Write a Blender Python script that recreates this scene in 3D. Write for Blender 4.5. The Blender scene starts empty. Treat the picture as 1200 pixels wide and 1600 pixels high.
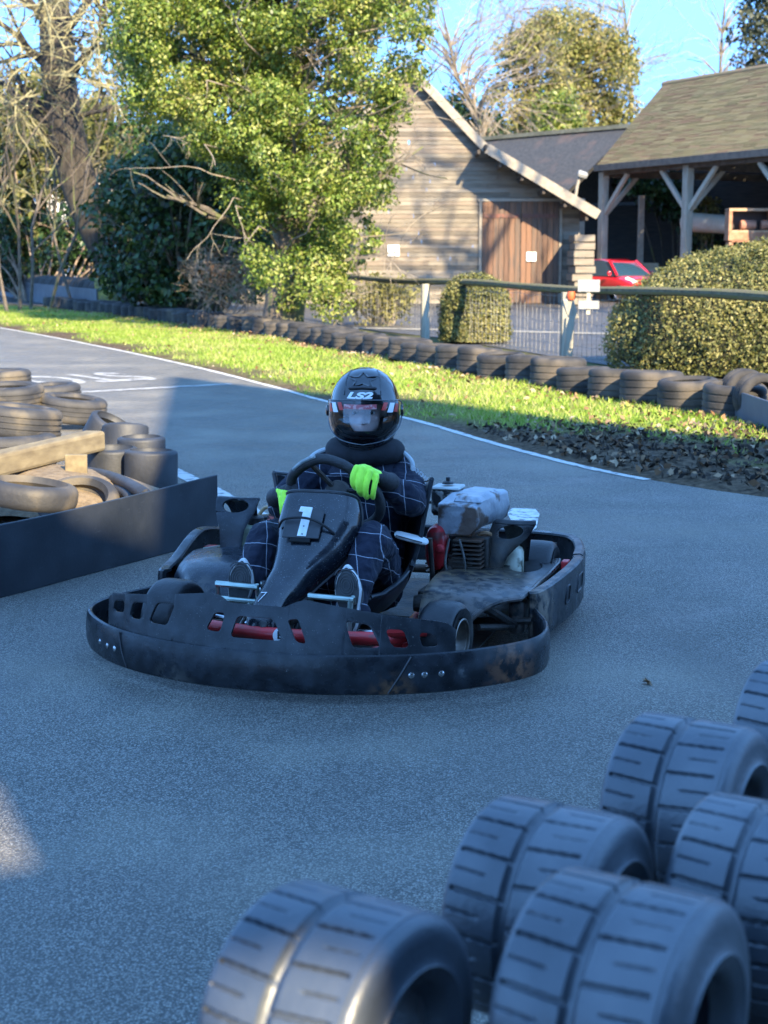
import bpy, bmesh, math, random
import numpy as np
from mathutils import Vector, Matrix, Euler
random.seed(7); RNG = np.random.default_rng(7)
PI = math.pi
scene = bpy.context.scene
COL = scene.collection
# ---------------------------------------------------------------- camera model (used to survey real positions)
FPX = 2400.0; PITCH = math.atan(395/2400); HC = 1.40
CP, SP = math.cos(PITCH), math.sin(PITCH)
def _ray(x, y):
    a, b, c = (x-600)/FPX, 1.0, -(y-800)/FPX
    return Vector((a, b*CP + c*SP, -b*SP + c*CP))
def G(x, y, z=0.0):
    r = _ray(x, y); t = (z-HC)/r.z
    return Vector((0, 0, HC)) + r*t
def DY(x, y, Y):
    r = _ray(x, y)
    return Vector((0, 0, HC)) + r*(Y/r.y)

# ---------------------------------------------------------------- mesh builder
def spl(pts, n=8, closed=False):
    P = [Vector(p) for p in pts]; N = len(P); out = []
    segs = N if closed else N-1
    for i in range(segs):
        if closed: p0, p1, p2, p3 = P[(i-1) % N], P[i], P[(i+1) % N], P[(i+2) % N]
        else: p0, p1, p2, p3 = P[max(i-1, 0)], P[i], P[i+1], P[min(i+2, N-1)]
        for k in range(n):
            t = k/n
            out.append(0.5*((2*p1)+(p2-p0)*t+(2*p0-5*p1+4*p2-p3)*t*t+(3*p1-p0-3*p2+p3)*t**3))
    if not closed: out.append(P[-1].copy())
    return out
def lerp(xs, ys, x):
    return float(np.interp(x, xs, ys))
class MB:
    def __init__(s): s.v = []; s.f = []; s.m = []
    def add(s, vs, fs, mi=0):
        o = len(s.v); s.v.extend([tuple(v) for v in vs]); s.f.extend([tuple(i+o for i in f) for f in fs]); s.m.extend([mi]*len(fs)); return s
    def box(s, c, d, R=None, mi=0):
        c = Vector(c); h = Vector(d)/2; vs = []
        for z in (-1, 1):
            for y in (-1, 1):
                for x in (-1, 1):
                    p = Vector((x*h.x, y*h.y, z*h.z))
                    vs.append(c + (R @ p if R else p))
        return s.add(vs, [(0,2,3,1),(4,5,7,6),(0,1,5,4),(2,6,7,3),(0,4,6,2),(1,3,7,5)], mi)
    def beam(s, a, b, w, h, up=(0,0,1), mi=0):
        a, b = Vector(a), Vector(b); d = b-a; L = d.length; d.normalize()
        u = Vector(up); x = d.cross(u)
        if x.length < 1e-4: x = d.cross(Vector((1,0,0)))
        x.normalize(); z = x.cross(d)
        R = Matrix((x, d, z)).transposed()
        return s.box((a+b)/2, (w, L, h), R, mi)
    def tube(s, pts, r, n=8, closed=False, caps=True, mi=0):
        P = [Vector(p) for p in pts]; N = len(P)
        R = r if isinstance(r, (list, tuple)) else [r]*N
        T = []
        for i in range(N):
            a = P[(i-1) % N] if closed else P[max(i-1, 0)]; b = P[(i+1) % N] if closed else P[min(i+1, N-1)]
            t = b-a; T.append(t.normalized() if t.length > 1e-9 else Vector((0,0,1)))
        nrm = T[0].orthogonal().normalized(); vs = []
        for i in range(N):
            nrm = nrm - T[i]*nrm.dot(T[i])
            nrm = nrm.normalized() if nrm.length > 1e-6 else T[i].orthogonal().normalized()
            bi = T[i].cross(nrm)
            for k in range(n):
                a = 2*PI*k/n; vs.append(P[i]+(nrm*math.cos(a)+bi*math.sin(a))*R[i])
        fs = []
        for i in range(N if closed else N-1):
            j = (i+1) % N
            for k in range(n):
                l = (k+1) % n; fs.append((i*n+k, i*n+l, j*n+l, j*n+k))
        if caps and not closed:
            fs.append(tuple(reversed(range(n)))); fs.append(tuple((N-1)*n+k for k in range(n)))
        return s.add(vs, fs, mi)
    def lathe(s, prof, n=24, M=None, closed=False, mi=0):
        vs = []; m = len(prof)
        for i in range(n):
            a = 2*PI*i/n; c, q = math.cos(a), math.sin(a)
            for r, h in prof:
                p = Vector((r*c, r*q, h)); vs.append(M @ p if M else p)
        fs = []
        for i in range(n):
            j = (i+1) % n
            for k in range(m if closed else m-1):
                l = (k+1) % m; fs.append((i*m+k, j*m+k, j*m+l, i*m+l))
        return s.add(vs, fs, mi)
    def prism(s, poly, h0, h1, M=None, mi=0):
        n = len(poly); vs = [Vector((x, y, h0)) for x, y in poly]+[Vector((x, y, h1)) for x, y in poly]
        if M: vs = [M @ v for v in vs]
        fs = [tuple(reversed(range(n))), tuple(range(n, 2*n))]+[(i, (i+1) % n, n+(i+1) % n, n+i) for i in range(n)]
        return s.add(vs, fs, mi)
    def grid(s, fn, nu, nv, cu=False, cv=False, mi=0):
        vs = [fn(i/(nu if cu else nu-1), j/(nv if cv else nv-1)) for i in range(nu) for j in range(nv)]; fs = []
        for i in range(nu if cu else nu-1):
            for j in range(nv if cv else nv-1):
                a, b = (i+1) % nu, (j+1) % nv
                fs.append((i*nv+j, a*nv+j, a*nv+b, i*nv+b))
        return s.add(vs, fs, mi)
    def loft(s, secs, caps=True, mi=0):
        n = len(secs[0]); vs = [p for q in secs for p in q]; fs = []
        for i in range(len(secs)-1):
            for k in range(n):
                l = (k+1) % n; fs.append((i*n+k, i*n+l, (i+1)*n+l, (i+1)*n+k))
        if caps: fs.append(tuple(reversed(range(n)))); fs.append(tuple((len(secs)-1)*n+k for k in range(n)))
        return s.add(vs, fs, mi)
    def slotted(s, s0, s1, tb, tt, holes, fn, ds=0.02, nt=4, mi=0):
        """sheet over s in [s0,s1], t in [tb(s),tt(s)], convex holes cut out; fn(s,t)->3D"""
        br = set(np.linspace(s0, s1, max(2, int(abs(s1-s0)/ds)+1)).round(6))
        for h in holes:
            for p in h: br.add(round(p[0], 6))
        br = sorted(b for b in br if s0-1e-9 <= b <= s1+1e-9)
        def span(h, x):
            xs_ = [p[0] for p in h]; x = min(max(x, min(xs_)+1e-7), max(xs_)-1e-7); ts = []; n = len(h)
            for i in range(n):
                (xa, ya), (xb, yb) = h[i], h[(i+1) % n]
                if abs(xa-xb) < 1e-9:
                    if abs(xa-x) < 1e-6: ts += [ya, yb]
                elif min(xa, xb)-1e-7 <= x <= max(xa, xb)+1e-7: ts.append(ya+(yb-ya)*(x-xa)/(xb-xa))
            return (min(ts), max(ts)) if ts else None
        for a, b in zip(br[:-1], br[1:]):
            if b-a < 1e-6: continue
            hs = [h for h in holes if min(p[0] for p in h) <= a+1e-6 and max(p[0] for p in h) >= b-1e-6]
            hs.sort(key=lambda h: sum(p[1] for p in h)/len(h))
            la, lb = [tb(a)], [tb(b)]
            for h in hs:
                A, B = span(h, a), span(h, b); la += list(A); lb += list(B)
            la.append(tt(a)); lb.append(tt(b))
            for k in range(0, len(la), 2):
                for q in range(nt):
                    f0, f1 = q/nt, (q+1)/nt
                    t = lambda l, f: l[k]+(l[k+1]-l[k])*f
                    s.add([fn(a, t(la, f0)), fn(b, t(lb, f0)), fn(b, t(lb, f1)), fn(a, t(la, f1))], [(0,1,2,3)], mi)
        return s
    def mesh(s, name, mats, smooth=35, weld=False):
        me = bpy.data.meshes.new(name); me.from_pydata(s.v, [], s.f)
        for m in (mats if isinstance(mats, (list, tuple)) else [mats]): me.materials.append(m)
        if any(s.m): me.polygons.foreach_set('material_index', s.m)
        if weld:
            b = bmesh.new(); b.from_mesh(me); bmesh.ops.remove_doubles(b, verts=b.verts, dist=1e-5); bmesh.ops.recalc_face_normals(b, faces=b.faces); b.to_mesh(me); b.free()
        if smooth:
            me.polygons.foreach_set('use_smooth', [True]*len(me.polygons)); me.set_sharp_from_angle(angle=math.radians(smooth))
        me.update(); return me
def link(name, me, parent=None, loc=None):
    o = bpy.data.objects.new(name, me); COL.objects.link(o)
    if parent: o.parent = parent
    if loc is not None: o.location = loc
    return o
def ob(name, mb, mats, parent=None, smooth=35, weld=False, bevel=0, solid=0, sub=0, loc=None, off=0):
    o = link(name, mb.mesh(name, mats, smooth, weld or bool(bevel) or bool(solid) or bool(sub)), parent, loc)
    if solid: m = o.modifiers.new('s', 'SOLIDIFY'); m.thickness = solid; m.offset = off
    if bevel: m = o.modifiers.new('b', 'BEVEL'); m.width = bevel; m.segments = 2; m.limit_method = 'ANGLE'; m.angle_limit = math.radians(40); m.harden_normals = False
    if sub: m = o.modifiers.new('u', 'SUBSURF'); m.levels = m.render_levels = sub
    return o
def tag(o, label, cat, group=None):
    o['label'] = label; o['category'] = cat
    if group: o['group'] = group
    return o
def kind(o, k): o['kind'] = k; return o
def thing(name, label, cat, loc=(0,0,0), rz=0.0, group=None):
    o = bpy.data.objects.new(name, None); COL.objects.link(o); o.empty_display_size = .1
    o.location = loc; o.rotation_euler = (0, 0, rz)
    return tag(o, label, cat, group)
def dup(root, loc, rot, label=None, group=None, scale=None):
    r = root.copy(); COL.objects.link(r); r.location = loc; r.rotation_euler = rot if isinstance(rot, (tuple, Euler)) else (0, 0, rot)
    if scale: r.scale = scale if isinstance(scale, tuple) else (scale,)*3
    if label: r['label'] = label
    if group: r['group'] = group
    for ch in list(root.children):
        c = ch.copy(); COL.objects.link(c); c.parent = r
        for g in ch.children:
            d = g.copy(); COL.objects.link(d); d.parent = c
    return r
def ell(rx, ry, n=20, cx=0, cy=0, p=1.0):
    out = []
    for k in range(n):
        a = 2*PI*k/n; c, q = math.cos(a), math.sin(a)
        out.append((cx+rx*math.copysign(abs(c)**p, c), cy+ry*math.copysign(abs(q)**p, q)))
    return out

# ---------------------------------------------------------------- materials
def mat(name, c1, c2=None, scale=6, rough=.6, r2=None, bump=0, bscale=None, metal=0, spec=.5, ramp=(.35,.65), coat=0, detail=6, stretch=None, c3=None, s3=2, ramp3=(.5,.62), dist=0.0, sheen=0):
    m = bpy.data.materials.new(name); m.use_nodes = True; N = m.node_tree.nodes; Lk = m.node_tree.links
    b = N['Principled BSDF']
    col = lambda c: (c[0], c[1], c[2], 1)
    b.inputs['Base Color'].default_value = col(c1); b.inputs['Roughness'].default_value = rough
    b.inputs['Metallic'].default_value = metal; b.inputs['Specular IOR Level'].default_value = spec
    if coat: b.inputs['Coat Weight'].default_value = coat; b.inputs['Coat Roughness'].default_value = .08
    if sheen: b.inputs['Sheen Weight'].default_value = sheen
    tc = N.new('ShaderNodeTexCoord'); src = tc.outputs['Object']
    if stretch:
        mp = N.new('ShaderNodeMapping'); mp.inputs['Scale'].default_value = stretch; Lk.new(src, mp.inputs['Vector']); src = mp.outputs['Vector']
    def noise(sc, de=detail):
        n = N.new('ShaderNodeTexNoise'); n.inputs['Scale'].default_value = sc; n.inputs['Detail'].default_value = de; n.inputs['Distortion'].default_value = dist
        Lk.new(src, n.inputs['Vector']); return n.outputs['Fac']
    def mr(fac, a, bb, lo=0., hi=1.):
        q = N.new('ShaderNodeMapRange'); q.inputs['From Min'].default_value = a; q.inputs['From Max'].default_value = bb
        q.inputs['To Min'].default_value = lo; q.inputs['To Max'].default_value = hi; Lk.new(fac, q.inputs['Value']); return q.outputs['Result']
    def mix(fac, a, bb):
        q = N.new('ShaderNodeMix'); q.data_type = 'RGBA'; Lk.new(fac, q.inputs['Factor'])
        for s, c in ((6, a), (7, bb)):
            if isinstance(c, tuple): q.inputs[s].default_value = col(c)
            else: Lk.new(c, q.inputs[s])
        return q.outputs[2]
    out = None
    if c2 is not None:
        nf = noise(scale); f = mr(nf, *ramp); out = mix(f, tuple(c1), tuple(c2))
        if r2 is not None: Lk.new(mr(nf, ramp[0], ramp[1], rough, r2), b.inputs['Roughness'])
    if c3 is not None: out = mix(mr(noise(s3), *ramp3), out if out is not None else tuple(c1), tuple(c3))
    if out is not None: Lk.new(out, b.inputs['Base Color'])
    if bump:
        bn = N.new('ShaderNodeBump'); bn.inputs['Strength'].default_value = bump; bn.inputs['Distance'].default_value = .01
        Lk.new(noise(bscale or scale*4, 8), bn.inputs['Height']); Lk.new(bn.outputs['Normal'], b.inputs['Normal'])
    return m
def leafmat(name, cols, rough=.45, trans=.25, spec=.4, nscale=.6):
    m = bpy.data.materials.new(name); m.use_nodes = True; N = m.node_tree.nodes; Lk = m.node_tree.links
    b = N['Principled BSDF']; b.inputs['Roughness'].default_value = rough; b.inputs['Specular IOR Level'].default_value = spec
    g = N.new('ShaderNodeNewGeometry'); r = N.new('ShaderNodeValToRGB'); cr = r.color_ramp
    while len(cr.elements) < len(cols): cr.elements.new(.5)
    for i, c in enumerate(cols): cr.elements[i].position = i/(len(cols)-1); cr.elements[i].color = (*c, 1)
    nz = N.new('ShaderNodeTexNoise'); nz.inputs['Scale'].default_value = nscale; tc = N.new('ShaderNodeTexCoord'); Lk.new(tc.outputs['Object'], nz.inputs['Vector'])
    ad = N.new('ShaderNodeMath'); ad.operation = 'MULTIPLY_ADD'; ad.inputs[1].default_value = 1.6; ad.inputs[2].default_value = -.8
    Lk.new(nz.outputs['Fac'], ad.inputs[0]); a2 = N.new('ShaderNodeMath'); a2.operation = 'ADD'; a2.use_clamp = True
    Lk.new(ad.outputs[0], a2.inputs[0]); Lk.new(g.outputs['Random Per Island'], a2.inputs[1])
    Lk.new(a2.outputs[0], r.inputs['Fac']); Lk.new(r.outputs['Color'], b.inputs['Base Color'])
    t = N.new('ShaderNodeBsdfTranslucent'); Lk.new(r.outputs['Color'], t.inputs['Color'])
    mx = N.new('ShaderNodeMixShader'); mx.inputs['Fac'].default_value = trans
    Lk.new(b.outputs['BSDF'], mx.inputs[1]); Lk.new(t.outputs['BSDF'], mx.inputs[2]); Lk.new(mx.outputs['Shader'], N['Material Output'].inputs['Surface'])
    return m
def npmesh(name, V, nper, mats, smooth=False):
    """V: (n, nper, 3) array of loose polygons"""
    n = V.shape[0]; me = bpy.data.meshes.new(name)
    me.vertices.add(n*nper); me.vertices.foreach_set('co', V.reshape(-1).astype(np.float32))
    me.loops.add(n*nper); me.loops.foreach_set('vertex_index', np.arange(n*nper, dtype=np.int32))
    me.polygons.add(n); me.polygons.foreach_set('loop_start', np.arange(0, n*nper, nper, dtype=np.int32))
    for m in (mats if isinstance(mats, (list, tuple)) else [mats]): me.materials.append(m)
    me.update(calc_edges=True); me.validate(); return me
def leaves(C, Nn, size, jitter=.8, aspect=.6, droop=0.0):
    """leaf-shaped quads at points C (n,3) turned roughly along normals Nn, size scalar or (n,)"""
    n = len(C); nrm = Nn + RNG.normal(0, jitter, (n, 3)); nrm /= np.linalg.norm(nrm, axis=1)[:, None]+1e-9
    t = RNG.normal(0, 1, (n, 3)); t[:, 2] -= droop; t -= nrm*(t*nrm).sum(1)[:, None]; t /= np.linalg.norm(t, axis=1)[:, None]+1e-9
    w = np.cross(nrm, t); sz = (np.ones(n)*size*RNG.uniform(.6, 1.3, n))[:, None]
    fold = nrm*sz*.12
    return np.stack([C-t*sz*.5, C+w*sz*.5*aspect+fold, C+t*sz*.6, C-w*sz*.5*aspect+fold], axis=1)
def text_mesh(txt, size, extrude=0.0, bold=0.0, shear=0.0):
    cu = bpy.data.curves.new('t', 'FONT'); cu.body = txt; cu.size = size; cu.extrude = extrude; cu.offset = bold; cu.shear = shear
    cu.align_x = 'CENTER'; cu.align_y = 'CENTER'
    o = bpy.data.objects.new('t', cu); COL.objects.link(o)
    bpy.context.view_layer.update()
    me = bpy.data.meshes.new_from_object(o.evaluated_get(bpy.context.evaluated_depsgraph_get()))
    bpy.data.objects.remove(o); bpy.data.curves.remove(cu)
    return me
def bake(o):
    """replace an object's mesh by its modifier result"""
    bpy.context.view_layer.update()
    me = bpy.data.meshes.new_from_object(o.evaluated_get(bpy.context.evaluated_depsgraph_get()))
    o.modifiers.clear(); old = o.data; o.data = me; return o
# ================================================================= SETTING
SUN_AZ = math.radians(23)      # light travels away from the viewer and to the left
SUN_EL = math.radians(30)
SUN_TO = Vector((math.sin(SUN_AZ)*math.cos(SUN_EL), -math.cos(SUN_AZ)*math.cos(SUN_EL), math.sin(SUN_EL)))
SUN_STR, SKY_STR, EXPO = 2.1, .15, 3.2
SUN_COL, SKY_SAT, SKY_TINT, SKY_LIFT = (1, .83, .56), 1.0, (.66, .90, .99), .75

def woodmat(name, cols, stretch=(1,1,12), rough=.85, nz=3.0, grain=.35):
    m = bpy.data.materials.new(name); m.use_nodes = True; N = m.node_tree.nodes; Lk = m.node_tree.links
    b = N['Principled BSDF']; b.inputs['Roughness'].default_value = rough; b.inputs['Specular IOR Level'].default_value = .2
    tc = N.new('ShaderNodeTexCoord'); mp = N.new('ShaderNodeMapping'); mp.inputs['Scale'].default_value = stretch
    Lk.new(tc.outputs['Object'], mp.inputs['Vector']); n = N.new('ShaderNodeTexNoise'); n.inputs['Scale'].default_value = nz; n.inputs['Detail'].default_value = 7
    Lk.new(mp.outputs['Vector'], n.inputs['Vector']); g = N.new('ShaderNodeNewGeometry')
    a = N.new('ShaderNodeMath'); a.operation = 'MULTIPLY_ADD'; a.inputs[1].default_value = grain*3; a.inputs[2].default_value = -grain*1.5; Lk.new(n.outputs['Fac'], a.inputs[0])
    s = N.new('ShaderNodeMath'); s.operation = 'ADD'; s.use_clamp = True; Lk.new(a.outputs[0], s.inputs[0]); Lk.new(g.outputs['Random Per Island'], s.inputs[1])
    r = N.new('ShaderNodeValToRGB'); cr = r.color_ramp
    while len(cr.elements) < len(cols): cr.elements.new(.5)
    for i, c in enumerate(cols): cr.elements[i].position = i/(len(cols)-1); cr.elements[i].color = (*c, 1)
    Lk.new(s.outputs[0], r.inputs['Fac']); Lk.new(r.outputs['Color'], b.inputs['Base Color'])
    bn = N.new('ShaderNodeBump'); bn.inputs['Strength'].default_value = .4; bn.inputs['Distance'].default_value = .01; Lk.new(n.outputs['Fac'], bn.inputs['Height']); Lk.new(bn.outputs['Normal'], b.inputs['Normal'])
    return m
def asphalt(name, ca, cb, patch=(.09,.085,.075)):
    m = bpy.data.materials.new(name); m.use_nodes = True; N = m.node_tree.nodes; Lk = m.node_tree.links
    b = N['Principled BSDF']; b.inputs['Specular IOR Level'].default_value = .45
    tc = N.new('ShaderNodeTexCoord')
    def noise(s, d=4):
        n = N.new('ShaderNodeTexNoise'); n.inputs['Scale'].default_value = s; n.inputs['Detail'].default_value = d; Lk.new(tc.outputs['Object'], n.inputs['Vector']); return n.outputs['Fac']
    def mr(f, a, c, lo=0, hi=1):
        q = N.new('ShaderNodeMapRange'); q.inputs[1].default_value = a; q.inputs[2].default_value = c; q.inputs[3].default_value = lo; q.inputs[4].default_value = hi; Lk.new(f, q.inputs[0]); return q.outputs[0]
    def mix(f, a, c):
        q = N.new('ShaderNodeMix'); q.data_type = 'RGBA'; Lk.new(f, q.inputs[0])
        for s, x in ((6, a), (7, c)):
            if isinstance(x, tuple): q.inputs[s].default_value = (*x, 1)
            else: Lk.new(x, q.inputs[s])
        return q.outputs[2]
    vo = N.new('ShaderNodeTexVoronoi'); vo.inputs['Scale'].default_value = 175; Lk.new(tc.outputs['Object'], vo.inputs['Vector'])
    sp = N.new('ShaderNodeSeparateColor'); Lk.new(vo.outputs['Color'], sp.inputs[0])
    c = mix(mr(sp.outputs[0], .15, .85), tuple(x*.8 for x in ca), tuple(x*.88 for x in cb))                    # stones of different greys
    c = mix(mr(vo.outputs['Distance'], .30, .62), c, tuple(x*.3 for x in ca))  # dark gaps of bitumen
    c = mix(mr(noise(1.1, 5), .48, .72, 0, .55), c, patch)
    c = mix(mr(noise(.35, 4), .5, .75, 0, .5), c, tuple(x*.6 for x in ca))
    pale = mr(sp.outputs[1], .993, .996)
    mpg = N.new('ShaderNodeMapping'); mpg.inputs['Scale'].default_value = (.9, .16, 1); mpg.inputs['Rotation'].default_value = (0,0,.45); Lk.new(tc.outputs['Object'], mpg.inputs['Vector'])
    ng = N.new('ShaderNodeTexNoise'); ng.inputs['Scale'].default_value = 2.6; ng.inputs['Detail'].default_value = 5; Lk.new(mpg.outputs['Vector'], ng.inputs['Vector'])
    c = mix(mr(ng.outputs['Fac'], .5, .72, 0, .5), c, tuple(x*.5 for x in ca))      # rubbered-in driving line
    c = mix(mr(noise(7, 6), .66, .72, 0, .35), c, tuple(x*.4 for x in ca))            # small stains
    c = mix(pale, c, (.3,.3,.28))
    Lk.new(c, b.inputs['Base Color']); Lk.new(mr(noise(2.2), .3, .7, .45, .68), b.inputs['Roughness'])
    bn = N.new('ShaderNodeBump'); bn.inputs['Strength'].default_value = 1.0; bn.inputs['Distance'].default_value = .006
    ad = N.new('ShaderNodeMath'); ad.operation = 'SUBTRACT'; Lk.new(noise(260, 3), ad.inputs[0]); Lk.new(vo.outputs['Distance'], ad.inputs[1])
    Lk.new(ad.outputs[0], bn.inputs['Height']); Lk.new(bn.outputs['Normal'], b.inputs['Normal'])
    return m
M_asph = asphalt('track_asphalt', (.215,.198,.168), (.42,.39,.325), (.31,.275,.21))
M_yard = asphalt('yard_asphalt', (.12,.11,.10), (.2,.19,.17))
M_soil = mat('soil', (.035,.025,.018), (.10,.07,.045), 9, .95, bump=.8, bscale=40, spec=.15)
M_ground = mat('ground_dirt', (.06,.05,.03), (.10,.11,.035), 1.2, .95, bump=.6, bscale=12, spec=.1)

# ---- ground sheet and track
def sheet(name, poly, z, m, k='structure'):
    mb = MB(); mb.add([(x, y, z) for x, y in poly], [tuple(range(len(poly)))]); return kind(ob(name, mb, m, smooth=0), k)
sheet('ground', [(-900,-60),(900,-60),(900,1500),(-900,1500)], -.03, M_ground)
EDGE = [Vector(p) for p in ((-16,48,0),(-7.96,32.0,0),(-4.73,25.3,0),(-2.55,20.4,0),(-1.21,17.0,0),(-.58,15.3,0),(.23,13.57,0),(.8,11.88,0),(1.32,10.49,0),(1.69,9.77,0),(2.35,8.95,0),(3.6,8.1,0),(7,7.4,0),(14,7.5,0))]
edge = spl(EDGE, 8)
sheet('track', [(p.x+.12, p.y+.1) for p in edge]+[(30,6),(30,-30),(-60,-30),(-60,52)], 0.0, M_asph)
def mkline(name, pts, w, m, z=.004, rough=.006):
    mb = MB(); vs = []
    for i, p in enumerate(pts):
        a, b = pts[max(i-1, 0)], pts[min(i+1, len(pts)-1)]; d = (b-a).normalized(); n = Vector((-d.y, d.x, 0))
        vs += [p+n*(w/2+random.uniform(-rough, rough))+Vector((0,0,z)), p-n*(w/2+random.uniform(-rough, rough))+Vector((0,0,z))]
    return mb.add(vs, [(2*i, 2*i+1, 2*i+3, 2*i+2) for i in range(len(pts)-1)])
def worn(name, c=(.62,.6,.55), amount=.5, sc=30):
    m = mat(name, c, (.16,.155,.15), sc, .8, ramp=(amount, amount+.12), bump=.3, bscale=200, spec=.3, detail=9); return m
M_line = worn('line_paint', (.50,.485,.45), .54, 14); M_stop = worn('worn_paint', (.36,.35,.32), .50, 10)
lp = spl([p for p in EDGE if p.y > 9.5], 14)
kind(ob('edge_line', mkline('e', lp, .07, M_line), M_line, smooth=0), 'structure')
kind(ob('inner_edge_line', mkline('e', spl([G(230,716), G(270,735), G(330,765), G(380,792), G(420,815)], 8), .11, M_line), M_line, smooth=0), 'structure')
a, b = G(128,613), G(362,600)
kind(ob('stop_line', mkline('s', [a.lerp(b, i/20) for i in range(21)], .16, M_stop), M_stop, smooth=0), 'structure')
tm = text_mesh('STOP', 1.0, bold=.02); tm.materials.append(M_stop)
dl = (b-a).normalized(); ctr = G(100,592)
R = Matrix((( -dl.x*1.0, dl.y*1.0, 0, 0), (-dl.y, -dl.x, 0, 0), (0,0,1,0), (0,0,0,1)))
tm.transform(Matrix.Translation(ctr+Vector((0,0,.004))) @ R @ Matrix.Diagonal((.78, 1.9, 1, 1)))
kind(link('stop_road_marking', tm), 'structure')
mb = MB(); q = [G(796,800), G(838,795), G(843,825), G(822,836)]; mb.add([p+Vector((0,0,.004)) for p in (G(792,802), G(800,795), G(836,796), G(843,804), G(838,826), G(826,834), G(806,828))], [tuple(range(7))])
kind(ob('painted_road_patch', mb, worn('patch_paint', (.62,.6,.56), .5, 22), smooth=0), 'structure')

# ---- verge: grass, bare soil, leaf litter
TYR = [Vector(p) for p in ((-9.6,45,0),(-7.7,41,0),(-5.6,36.5,0),(-3.6,31.6,0),(-1.7,27.3,0),(-.35,23.4,0),(.45,20.9,0),(.95,19.3,0),(1.65,17.4,0),(2.25,15.75,0),(2.75,14.5,0),(3.2,13.4,0),(3.6,12.4,0),(4.6,10.8,0),(7,9.6,0),(14,9.3,0))]
tyr = spl(TYR, 8)
def resamp(P, n):
    L = [0]
    for a, b in zip(P[:-1], P[1:]): L.append(L[-1]+(b-a).length)
    out = []
    for i in range(n):
        t = L[-1]*i/(n-1); k = max(j for j in range(len(L)) if L[j] <= t+1e-9); k = min(k, len(P)-2)
        out.append(P[k].lerp(P[k+1], (t-L[k])/max(L[k+1]-L[k], 1e-9)))
    return out
def by_y(P, y):
    ys = [p.y for p in P][::-1]; return Vector((float(np.interp(y, ys, [p.x for p in P][::-1])), y, 0))
E_, T_ = resamp(edge, 160), resamp(tyr, 160)
from mathutils import noise as mnoise
def vz(x, y): return .03+.05*mnoise.noise(Vector((x*.8, y*.8, 0)))+.015*mnoise.noise(Vector((x*4, y*4, 3)))
def soilness(p, t):
    s = max(0, 1-t/.30)*1.05 + max(0, (t-.72)/.25)*.9
    s += max(0, min(1, (13.2-p.y)/2.2))*(1.1 if p.x > .5 else 0)
    s += .9*mnoise.noise(Vector((p.x*.9, p.y*.55, 7)))+.35*mnoise.noise(Vector((p.x*3.1, p.y*3.1, 2)))
    return max(0, min(1, s))
mb = MB(); soilv = []; NT = 26
for i in range(160):
    for j in range(NT):
        t = -.0+1.25*j/(NT-1); p = E_[i].lerp(T_[i], t)
        z = vz(p.x, p.y)*min(1, j/2.) - (.0 if j else .01)
        mb.v.append((p.x, p.y, z+.006)); soilv.append(soilness(p, t))
for i in range(159):
    for j in range(NT-1):
        mb.f.append((i*NT+j, (i+1)*NT+j, (i+1)*NT+j+1, i*NT+j+1)); mb.m.append(0)
mv = bpy.data.materials.new('verge'); mv.use_nodes = True; N = mv.node_tree.nodes; Lk = mv.node_tree.links; b_ = N['Principled BSDF']
at = N.new('ShaderNodeAttribute'); at.attribute_name = 'soil'; tc = N.new('ShaderNodeTexCoord')
n1 = N.new('ShaderNodeTexNoise'); n1.inputs['Scale'].default_value = 22; n1.inputs['Detail'].default_value = 8; Lk.new(tc.outputs['Object'], n1.inputs['Vector'])
r1 = N.new('ShaderNodeValToRGB'); r1.color_ramp.elements[0].color = (.028,.02,.013,1); r1.color_ramp.elements[1].color = (.16,.11,.07,1); r1.color_ramp.elements[0].position = .3; r1.color_ramp.elements[1].position = .75
r2 = N.new('ShaderNodeValToRGB'); r2.color_ramp.elements[0].color = (.11,.16,.015,1); r2.color_ramp.elements[1].color = (.28,.33,.06,1)
Lk.new(n1.outputs['Fac'], r1.inputs[0]); Lk.new(n1.outputs['Fac'], r2.inputs[0])
mx = N.new('ShaderNodeMix'); mx.data_type = 'RGBA'; Lk.new(at.outputs['Fac'], mx.inputs[0]); Lk.new(r2.outputs[0], mx.inputs[6]); Lk.new(r1.outputs[0], mx.inputs[7]); Lk.new(mx.outputs[2], b_.inputs['Base Color'])
b_.inputs['Roughness'].default_value = .95; b_.inputs['Specular IOR Level'].default_value = .1
bn = N.new('ShaderNodeBump'); bn.inputs['Strength'].default_value = .9; bn.inputs['Distance'].default_value = .03; Lk.new(n1.outputs['Fac'], bn.inputs['Height']); Lk.new(bn.outputs['Normal'], b_.inputs['Normal'])
vo_ = kind(ob('grass_verge', mb, mv), 'structure')
at_ = vo_.data.attributes.new('soil', 'FLOAT', 'POINT'); at_.data.foreach_set('value', soilv)
# blades
B = []; BC = 0
NB = 90000
ii = RNG.random(NB)**.62*158; tt = RNG.random(NB)*1.1; rr = RNG.random(NB)
for i_, t_, r_ in zip(ii, tt, rr):
    i0 = int(i_); f = i_-i0; p = E_[i0].lerp(E_[i0+1], f).lerp(T_[i0].lerp(T_[i0+1], f), t_)
    s = soilness(p, t_)
    if r_ < s*1.05-.05 or p.x > 6: continue
    B.append((p.x, p.y, vz(p.x, p.y)))
B = np.array(B); n = len(B)
h = RNG.uniform(.025, .07, n); an = RNG.uniform(0, 2*PI, n); lean = RNG.normal(0, .5, (n, 2)); wd = RNG.uniform(.006, .014, n)
dx = np.stack([np.cos(an)*wd, np.sin(an)*wd, np.zeros(n)], 1); tip = np.stack([lean[:,0]*h, lean[:,1]*h, h], 1)
V = np.stack([B-dx, B+dx, B+tip], 1)
M_grass = leafmat('grass_blades', [(.11,.19,.018), (.20,.29,.035), (.30,.36,.08), (.36,.32,.14)], .6, .3, .2, .5)
kind(link('grass', npmesh('grass', V, 3, M_grass)), 'stuff')
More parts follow.
